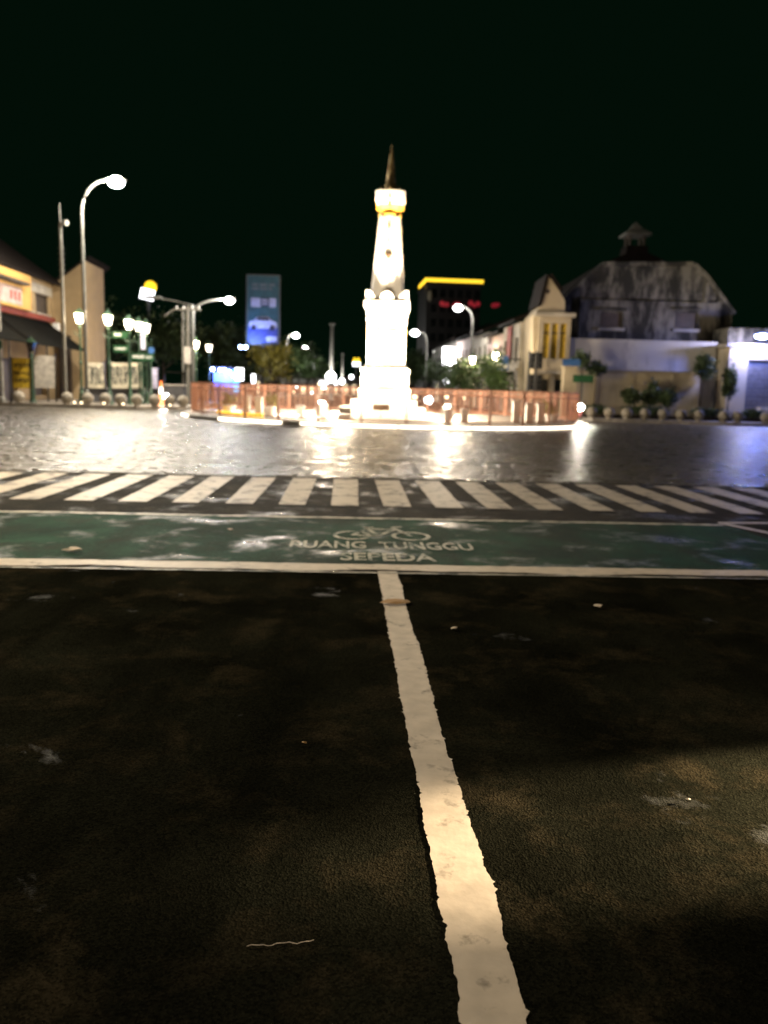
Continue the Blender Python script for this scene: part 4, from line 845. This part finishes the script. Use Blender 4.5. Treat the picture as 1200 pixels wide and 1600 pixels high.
# signal poles
for px, Y, lab in ((822, 57, 'left of the two dark signal poles before the corner gable house'), (833, 56.4, 'right of the two dark signal poles before the corner gable house')):
    x = GX(px, Y, .15); o = empty('signal_pole', (x, Y, .15), 0, lab, 'signal pole', 'signal poles'); h_ = P(px, 552, Y).z; MB().tube([(0, 0, 0), (0, 0, h_)], .08, 8).build('pole', 'black_iron', o)
    for k in range(2):
        s_ = MB().b(.09, .42, -.16, .16, h_-1.2-k*1.5, h_-.1-k*1.5).build('signal_head', 'black_iron', o)
        for q in range(3): m2 = MB().lathe([(.1, 0), (.11, .08)], n=10); m2.v = [(v[0]+.25, -.165-v[2], v[1]+h_-.3-k*1.5-q*.33) for v in m2.v]; m2.build('signal_lens', 'dark_glass', s_)

# ================================================================== RIGHT CORNER BUILDINGS
def face_house(name, lab, px0, px1, Y, poly_px, wall, depth, holes_px=(), grp=None):
    """gable-type wall facing the camera: outline given as the corners of its real wall at distance Y"""
    pts = [P(a, b_, Y) for a, b_ in poly_px]; cx = P((px0+px1)/2, 600, Y).x; o = empty(name, (cx, Y, .15), 0, lab, 'building', grp)
    return o, [(p.x-cx, p.z-.15) for p in pts], cx
# corner gable house with tall arched windows
YG = 59.5; o, pl, cx = face_house('corner_house', 'narrow cream corner house with steep gable and tall arched yellow windows', 838, 884, YG, [(834, 640), (884, 640), (884, 470), (876, 455), (858, 430), (846, 478), (834, 492)], 'pale_wall', 8)
pl[0] = (pl[0][0], 0); pl[1] = (pl[1][0], 0)
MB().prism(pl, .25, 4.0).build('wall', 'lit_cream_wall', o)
x0_, x1_ = pl[0][0], pl[1][0]; wz = lambda py: P(860, py, YG).z-.15
fm_ = MB()
cols = [x0_+(x1_-x0_)*u_ for u_ in (.0, .16, .36, .42, .62, .68, .88, 1.0)]
for k in (0, 2, 4, 6): fm_.b(cols[k], cols[k+1], -.05, .248, wz(560), wz(505))
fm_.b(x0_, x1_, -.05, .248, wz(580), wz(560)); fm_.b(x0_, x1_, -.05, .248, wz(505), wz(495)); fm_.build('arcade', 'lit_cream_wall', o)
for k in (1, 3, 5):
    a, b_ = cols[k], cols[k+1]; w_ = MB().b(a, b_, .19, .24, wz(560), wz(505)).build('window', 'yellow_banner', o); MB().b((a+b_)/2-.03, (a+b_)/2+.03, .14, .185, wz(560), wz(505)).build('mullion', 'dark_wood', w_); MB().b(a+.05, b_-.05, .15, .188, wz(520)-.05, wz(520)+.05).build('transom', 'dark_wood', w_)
MB().b(x0_-.3, x1_+.25, -.35, .24, wz(494.8), wz(489)).build('balcony_ledge', 'pale_wall', o); MB().b(x0_-.2, x1_+.2, -.25, .24, wz(584), wz(580.2)).build('string_course', 'pale_wall', o)
for u_ in (.0, .45, .86): MB().b(x0_+(x1_-x0_)*u_, x0_+(x1_-x0_)*(u_+.14), -.12, .246, .02, wz(584.5)).build('pilaster', 'lit_cream_wall', o)
for u_ in (.2, .62): w_ = MB().b(x0_+(x1_-x0_)*u_, x0_+(x1_-x0_)*(u_+.2), .16, .245, wz(578)-1.8, wz(586)-.3).build('window', 'dark_glass', o)
m2 = MB().lathe([(.16, 0), (.16, .05)], n=14); m2.v = [(v[0]+(pl[4][0]), v[2]+.18, v[1]+wz(455)) for v in m2.v]; m2.build('round_vent', 'dark_wood', o)
m2 = MB(); A, B_, Cc = pl[4], pl[5], pl[3]
for q0, q1 in ((A, B_), (A, Cc)):
    dx, dz = q1[0]-q0[0], q1[1]-q0[1]; L_ = math.hypot(dx, dz); nx, nz = (-dz/L_*.22, dx/L_*.22); 
    if nz < 0: nx, nz = -nx, -nz
    m2.prism([(q0[0]+nx*.1, q0[1]+nz*.1), (q1[0]+nx*.1, q1[1]+nz*.1), (q1[0]+nx, q1[1]+nz), (q0[0]+nx, q0[1]+nz)], -.1, 4.2)
m2.build('roof_edge', 'roof_tile', o)
# weathered gambrel hall
YH = 63.0; o, pl, cx = face_house('weathered_hall', 'large weathered grey hall with clipped gambrel gable and two blind windows on the right', 880, 1148, YH, [(880, 640), (1146, 640), (1146, 492), (1102, 432), (1084, 415), (944, 415), (880, 474)], 'stained_plaster', 18)
hx0, hx1 = pl[0][0], pl[1][0]; pl[0] = (hx0, 0); pl[1] = (hx1, 0); hz = lambda py, px=1000: P(px, py, YH).z-.15; hx = lambda px: P(px, 500, YH).x-cx
wins = [(hx(938), hx(973), hz(512, 955), hz(486, 955)), (hx(1055), hx(1090), hz(514, 1072), hz(486, 1072))]
MB().prism(pl, .3, 16).build('wall', 'stained_plaster', o)
rim = MB(); xs = sorted({hx(905), hx(1125), *[q for w_ in wins for q in w_[:2]]}); zb, zt = hz(532), hz(470); zs = sorted({zb, zt, *[q for w_ in wins for q in w_[2:]]})
for a, b_ in zip(xs[:-1], xs[1:]):
    for c, d in zip(zs[:-1], zs[1:]):
        if not any(q[0] <= (a+b_)/2 <= q[1] and q[2] <= (c+d)/2 <= q[3] for q in wins): rim.b(a, b_, 0, .298, c, d)
rim.build('window_band', 'stained_plaster', o)
for q in wins:
    w_ = MB().b(q[0]+.1, q[1]-.1, .2, .29, q[2]+.1, q[3]-.1).build('blind_window', 'brown_shutter', o); MB().b(q[0]-.15, q[1]+.15, -.25, -.003, q[2]-.22, q[2]-.02).build('sill', 'grey_wall', w_); MB().b(q[0]-.2, q[1]+.2, -.3, -.003, q[3]+.02, q[3]+.16).build('hood', 'stained_plaster', w_)
cop = MB()
for q0, q1 in zip(pl[2:-1], pl[3:]):
    dx, dz = q1[0]-q0[0], q1[1]-q0[1]; L_ = math.hypot(dx, dz); nx, nz = dz/L_, -dx/L_
    cop.prism([(q0[0], q0[1]), (q1[0], q1[1]), (q1[0]+nx*.28, q1[1]+nz*.28), (q0[0]+nx*.28, q0[1]+nz*.28)], 0.0, .6)
cop.build('coping', 'stained_plaster', o)
for px in (1098, 1120): MB().b(hx(px), hx(px+7), .05, .297, hz(532, px), hz(440 if px < 1110 else 470, px)).build('buttress', 'stained_plaster', o)
rf = MB(); rp = [(pl[2][0]+.4, pl[2][1]), (pl[4][0], pl[4][1]+.3), ((pl[4][0]+pl[5][0])/2, pl[4][1]+1.7), (pl[5][0], pl[5][1]+.3), (pl[6][0]-.4, pl[6][1])]; rf.prism(rp, 3.0, 22); roof_o = rf.build('roof', 'roof_tile', o)
cpx = P(993, 360, YH+9).x-cx; cz0 = P(993, 383, YH+9).z-.15
cu = MB().sqlathe([(.95, cz0-.9), (.9, cz0-.2)], (cpx, 9, 0)).build('cupola', 'roof_tile', roof_o)
for sx in (-1, 1):
    for sy in (-1, 1): MB().b(cpx+sx*.6-.09, cpx+sx*.6+.09, 9+sy*.6-.09, 9+sy*.6+.09, cz0-.2, cz0+.7).build('cupola_post', 'dark_wood', roof_o)
MB().sqlathe([(1.1, cz0+.7), (1.1, cz0+.85), (.5, cz0+1.3), (.05, cz0+1.9)], (cpx, 9, 0)).build('cupola_roof', 'concrete_pole', roof_o)
# white perimeter wall in front, two tiers
YW = 60.6; a = P(876, 531, YW); b_ = P(1120, 540, YW); o = empty('perimeter_wall', ((a.x+b_.x)/2, YW, .15), 0, 'long pale perimeter wall in front of the weathered hall', 'wall'); wd = b_.x-a.x
MB().b(-wd/2, wd/2, 0, .35, 0, a.z-.15).build('upper_wall', 'white_wall', o); MB().b(-wd/2-.05, wd/2+.05, -.06, .41, a.z-.147, a.z).build('coping', 'white_wall', o)
zl = P(1000, 582, YW).z-.15; MB().b(-wd/2+.8, wd/2-1.5, -1.2, -.003, 0, zl).build('lower_wall', 'lit_cream_wall', o); MB().b(-wd/2+.75, wd/2-1.45, -1.3, -.003, zl+.003, zl+.1).build('ledge', 'pale_wall', o)
for u_ in (.22, .45, .7): MB().b(-wd/2+wd*u_-.12, -wd/2+wd*u_+.12, -1.28, -1.203, 0, zl-.05).build('pier', 'lit_cream_wall', o)
# dark gate wing between wall and lit shop
a = P(1120, 545, 60.4); b_ = P(1146, 545, 60.4); o = empty('gate_wing', ((a.x+b_.x)/2, 60.4, .15), 0, 'dark recessed gate between the perimeter wall and the lit shuttered shop', 'gate'); wd = b_.x-a.x
MB().b(-wd/2, wd/2, 0, .4, 0, 3.7).build('frame', 'grey_wall', o); MB().b(-wd/2+.1, wd/2-.1, -.06, -.003, .05, 2.9).build('leaf', 'grey_dark', o)
# lit shuttered shop at the right edge
YS = 58.6; a = P(1144, 512, YS); o = empty('shutter_shop', (a.x, YS, .15), 0, 'cream shop with grey roller shutter under the bluish white lamp at right edge', 'building'); hS = a.z-.15; xs0 = P(1166, 600, YS).x-a.x
zsh = P(1180, 562, YS).z-.15
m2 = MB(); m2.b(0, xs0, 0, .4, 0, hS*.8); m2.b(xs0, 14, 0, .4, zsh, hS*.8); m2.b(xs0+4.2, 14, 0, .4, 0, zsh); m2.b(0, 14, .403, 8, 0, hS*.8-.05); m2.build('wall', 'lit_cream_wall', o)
MB().b(-.3, 14.2, -.2, 8, hS*.8+.003, hS*.8+.2).build('cornice', 'pale_wall', o); MB().b(0.4, 14, 1.5, 8, hS*.8+.203, hS*1.02).build('parapet', 'stained_plaster', o)
for k in range(14): MB().b(xs0+.003, xs0+4.197, .2+(k % 2)*.015, .25+(k % 2)*.015, .02+zsh*k/14, .005+zsh*(k+1)/14).build('shutter_slat', 'grey_shutter', o)
MB().b(xs0+1.0, xs0+4.1, -.5, .15, .75, 1.0).build('shelf', 'hoarding_white', o)
p = P(1190, 525, YS-1.0); o2 = empty('wall_floodlight', (p.x, YS-.02, p.z), 0, 'glaring bluish white lamp on the shuttered shop at right edge', 'lamp'); MB().tube([(0, 0, .1), (0, -.9, .15)], .04, 6).build('bracket', 'grey_steel', o2); MB().box((0, -1.0, .12), (.9, .35, .16)).build('housing', 'grey_steel', o2); MB().sphere((0, -1.02, .0), 1, 12, 8, (.5, .22, .2)).build('lens', 'led_blue', o2, True)
light('POINT', (0, -1.35, -.3), 1900, (.16, .25, 1.0), o2, radius=.25); light('POINT', (-.4, -.6, -.35), 600, (1, .85, .6), o2, radius=.15)
# hedges, topiary, palms
def bush(px, Y, py0, py1, wpx, lab, leaf='leaf_dark', stem=True, cat='shrub', name='topiary_shrub', grp='shrubs before the perimeter wall', n=1300, size=.15):
    x = GX(px, Y, .15); z1 = P(px, py0, Y).z-.15; z0_ = max(.02, P(px, py1, Y).z-.15); rx = wpx/2*Y/1250; o = empty(name, (x, Y, .15), 0, lab, cat, grp)
    MB().tube([(0, 0, 0), (0, 0, (z0_+z1)/2)], [.06, .04], 7).build('stem', 'bark', o); MB().leaves((0, 0, (z0_+z1)/2), rx, rx*.9, (z1-z0_)/2, n, size, 14).build('foliage', leaf, o)
bush(983, 57.2, 604, 630, 26, 'left round dark topiary ball before the pale wall'); bush(1040, 57.2, 607, 633, 26, 'right round dark topiary ball before the pale wall'); bush(1014, 58, 596, 632, 32, 'taller loose shrub between the two topiary balls')
bush(905, 58, 546, 578, 26, 'upper leafy plant by the left end of the pale wall', n=500); bush(927, 58, 562, 588, 28, 'lower leafy plant by the left end of the pale wall', n=500); bush(1092, 58.4, 556, 592, 36, 'dark leaning plant at the right end of the pale wall'); bush(1135, 58, 572, 620, 26, 'dark shrub before the gate wing')
for i, (a_, b_, Y, lab) in enumerate(((905, 958, 55.6, 'low dark hedge left of the topiary balls'), (960, 1060, 55.9, 'low dark hedge at the foot of the topiary balls'), (1062, 1142, 55.8, 'low dark hedge right of the topiary balls'), (1150, 1200, 55.9, 'low dark hedge in front of the shuttered shop'))):
    x0_, x1_ = GX(a_, Y, .15), GX(b_, Y, .15); o = empty('hedge', ((x0_+x1_)/2, Y, .15), 0, lab, 'hedge', 'low hedges on the right'); L_ = x1_-x0_
    MB().b(-L_/2, L_/2, -.3, .3, 0, .25).build('bed', 'soil', o); MB().leaves((0, 0, .55), L_/2*.75, .4, .32, int(420*L_), .1, 26).build('foliage', 'leaf_dark', o)
# pillar with sign boards at the corner
x = GX(885, 56, .15); o = empty('corner_pillar', (x, 56, .15), 0, 'pale square pillar with dark blue cap board at the right street corner', 'pillar'); zt = P(885, 571, 56).z-.15
MB().sqlathe([(.5, 0), (.5, .3), (.42, .36), (.42, zt-.2), (.5, zt-.1), (.5, zt)]).build('shaft', 'lit_cream_wall', o); MB().b(-.6, .6, -.55, -.503, zt-.05, zt+.42).build('board', 'sign_blue', o)
x = GX(907, 55.4, .15); o = empty('direction_sign', (x, 55.4, .15), 0, 'dark direction sign on a thin post right of the corner pillar', 'sign'); zt = P(907, 586, 55.4).z-.15
MB().tube([(0, 0, 0), (0, 0, zt)], .05, 8).build('post', 'grey_steel', o); MB().b(-.7, .7, -.1, -.06, zt-.5, zt).build('board', 'sign_green', o)

# ================================================================== VEHICLES: scooter with lit headlamp at the right end of the ring
def scooter(loc, rz, lab, power, lamp_r=.11, aim=(0, -8, .1), spot=rad(70), grp=None, col=(1, .9, .72), blend=.5):
    o = empty('scooter', loc, rz, lab, 'scooter', grp)          # faces local -y
    for y_, nm in ((-.62, 'front_wheel'), (.60, 'rear_wheel')):
        m2 = MB(); vs = []; fs = []; A_, B2 = 20, 8
        for i in range(A_):
            for k in range(B2):
                a = 2*math.pi*i/A_; b2 = 2*math.pi*k/B2; r_ = .20+.06*math.cos(b2); vs.append((.05*math.sin(b2), y_+r_*math.cos(a), .26+r_*math.sin(a)))
        for i in range(A_):
            for k in range(B2): fs.append((i*B2+k, ((i+1) % A_)*B2+k, ((i+1) % A_)*B2+(k+1) % B2, i*B2+(k+1) % B2))
        wh = m2.add(vs, fs).build(nm, 'tyre_rubber', o, True); m3 = MB().lathe([(.15, -.03), (.15, .03)], n=14); m3.v = [(v[2], v[0]+y_, v[1]+.26) for v in m3.v]; m3.build('rim', 'grey_steel', wh)
    m2 = MB(); m2.add([(-.16, -.42, .30), (.16, -.42, .30), (.20, -.50, .95), (-.20, -.50, .95), (-.13, -.34, .30), (.13, -.34, .30), (.16, -.40, .93), (-.16, -.40, .93)], [(0, 1, 2, 3), (7, 6, 5, 4), (0, 4, 5, 1), (1, 5, 6, 2), (2, 6, 7, 3), (3, 7, 4, 0)]); m2.build('leg_shield', 'scooter_red', o)
    MB().b(-.15, .15, -.34, .10, .26, .34).build('footboard', 'black_iron', o)
    MB().sphere((0, .45, .56), 1, 14, 9, (.2, .52, .24)).build('rear_body', 'scooter_red', o, True); MB().sphere((0, .38, .80), 1, 14, 8, (.17, .45, .09)).build('seat', 'tyre_rubber', o, True)
    MB().tube([(0, -.62, .30), (0, -.46, .98)], [.05, .035], 8).build('fork', 'grey_steel', o); MB().sphere((0, -.66, .46), 1, 10, 7, (.09, .26, .09)).build('mudguard', 'scooter_red', o, True)
    MB().tube([(-.36, -.34, 1.04), (-.12, -.46, 1.0), (.12, -.46, 1.0), (.36, -.34, 1.04)], .022, 8).build('handlebar', 'black_iron', o)
    for sx in (-1, 1): m3 = MB().tube([(sx*.25, -.42, 1.03), (sx*.32, -.44, 1.22)], .01, 6).sphere((sx*.32, -.44, 1.26), 1, 8, 6, (.075, .02, .045)); m3.build('mirror', 'black_iron', o)
    MB().sphere((0, -.52, .96), 1, 12, 8, (.13, .12, .11)).build('headlamp_shell', 'scooter_red', o, True); MB().sphere((0, -.60, .95), lamp_r, 12, 8, (1, .5, .8)).build('headlamp', 'headlamp', o, True)
    light('SPOT', (0, -.72, .95), power, col, o, 'headlamp_beam', .06, aim=aim, spot=spot, blend=blend)
scooter((GX(899, 47.5), 47.5, 0), rad(8), 'scooter with glaring headlamp at the right end of the ring fence', 1500, .24, aim=(0, -14, .0))
scooter((6.3, 4.25, 0), rad(-74.8), 'waiting scooter right of the lane, outside the frame, headlamp on', 15000, .1, aim=(0, -4.1, 0.0), spot=rad(16), blend=.5, col=(1, .78, .48))

# ================================================================== LITTER
def litter(x, y, r, m_, lab, n=9, flat=.4):
    m2 = MB(); vs = [(0, 0, 0.004)]; k_ = 9
    for i in range(k_):
        a = 2*math.pi*i/k_; q = r*random.uniform(.6, 1.2); vs.append((q*math.cos(a), q*.7*math.sin(a), .006+random.uniform(0, r*flat)))
    vs.append((0, 0, .008+r*flat)); fs = [(0, 1+(i+1) % k_, 1+i) for i in range(k_)] + [(k_+1, 1+i, 1+(i+1) % k_) for i in range(k_)]
    m2.add(vs, fs); o = m2.build('litter', m_); o.location = (x, y, .008); tag(o, lab, 'litter', 'litter on the road')
litter(-2.94, 7.12+.3, .085, 'litter_paper', 'crumpled pale paper on the left of the green bicycle box')
litter(-1.71, 8.79, .035, 'litter_paper', 'tiny white scrap on the green bicycle box'); litter(1.66, 5.95, .035, 'litter_paper', 'small white scrap on dark asphalt right of the lane line'); litter(.50, 5.26, .03, 'litter_paper', 'small pale scrap just right of the lane line')
litter(-.33, 3.42, .014, 'litter_leaf', 'tiny orange leaf scrap left of the lane line'); litter(.10, 6.0-.1, .11, 'litter_leaf', 'flat brown leaf lying on the lane line', flat=.08); litter(-2.1, 4.0, .06, 'litter_leaf', 'dull flat scrap at the left edge of the dark asphalt', flat=.1); litter(1.25, 3.0, .012, 'litter_paper', 'speck of paper in the lit patch at lower right')
litter(-2.9, 5.3, .03, 'litter_paper', 'white scrap at the left border below the stop line')
m2 = MB(); m2.tube([(-.36+.19*i/16, 2.09+.03*i/16+.004*math.sin(i*.9), .006+.002*math.sin(i*2.)) for i in range(17)], .0009, 6); o = m2.build('cord', 'litter_paper'); tag(o, 'thin pale cord lying on the dark asphalt near the bottom', 'cord')
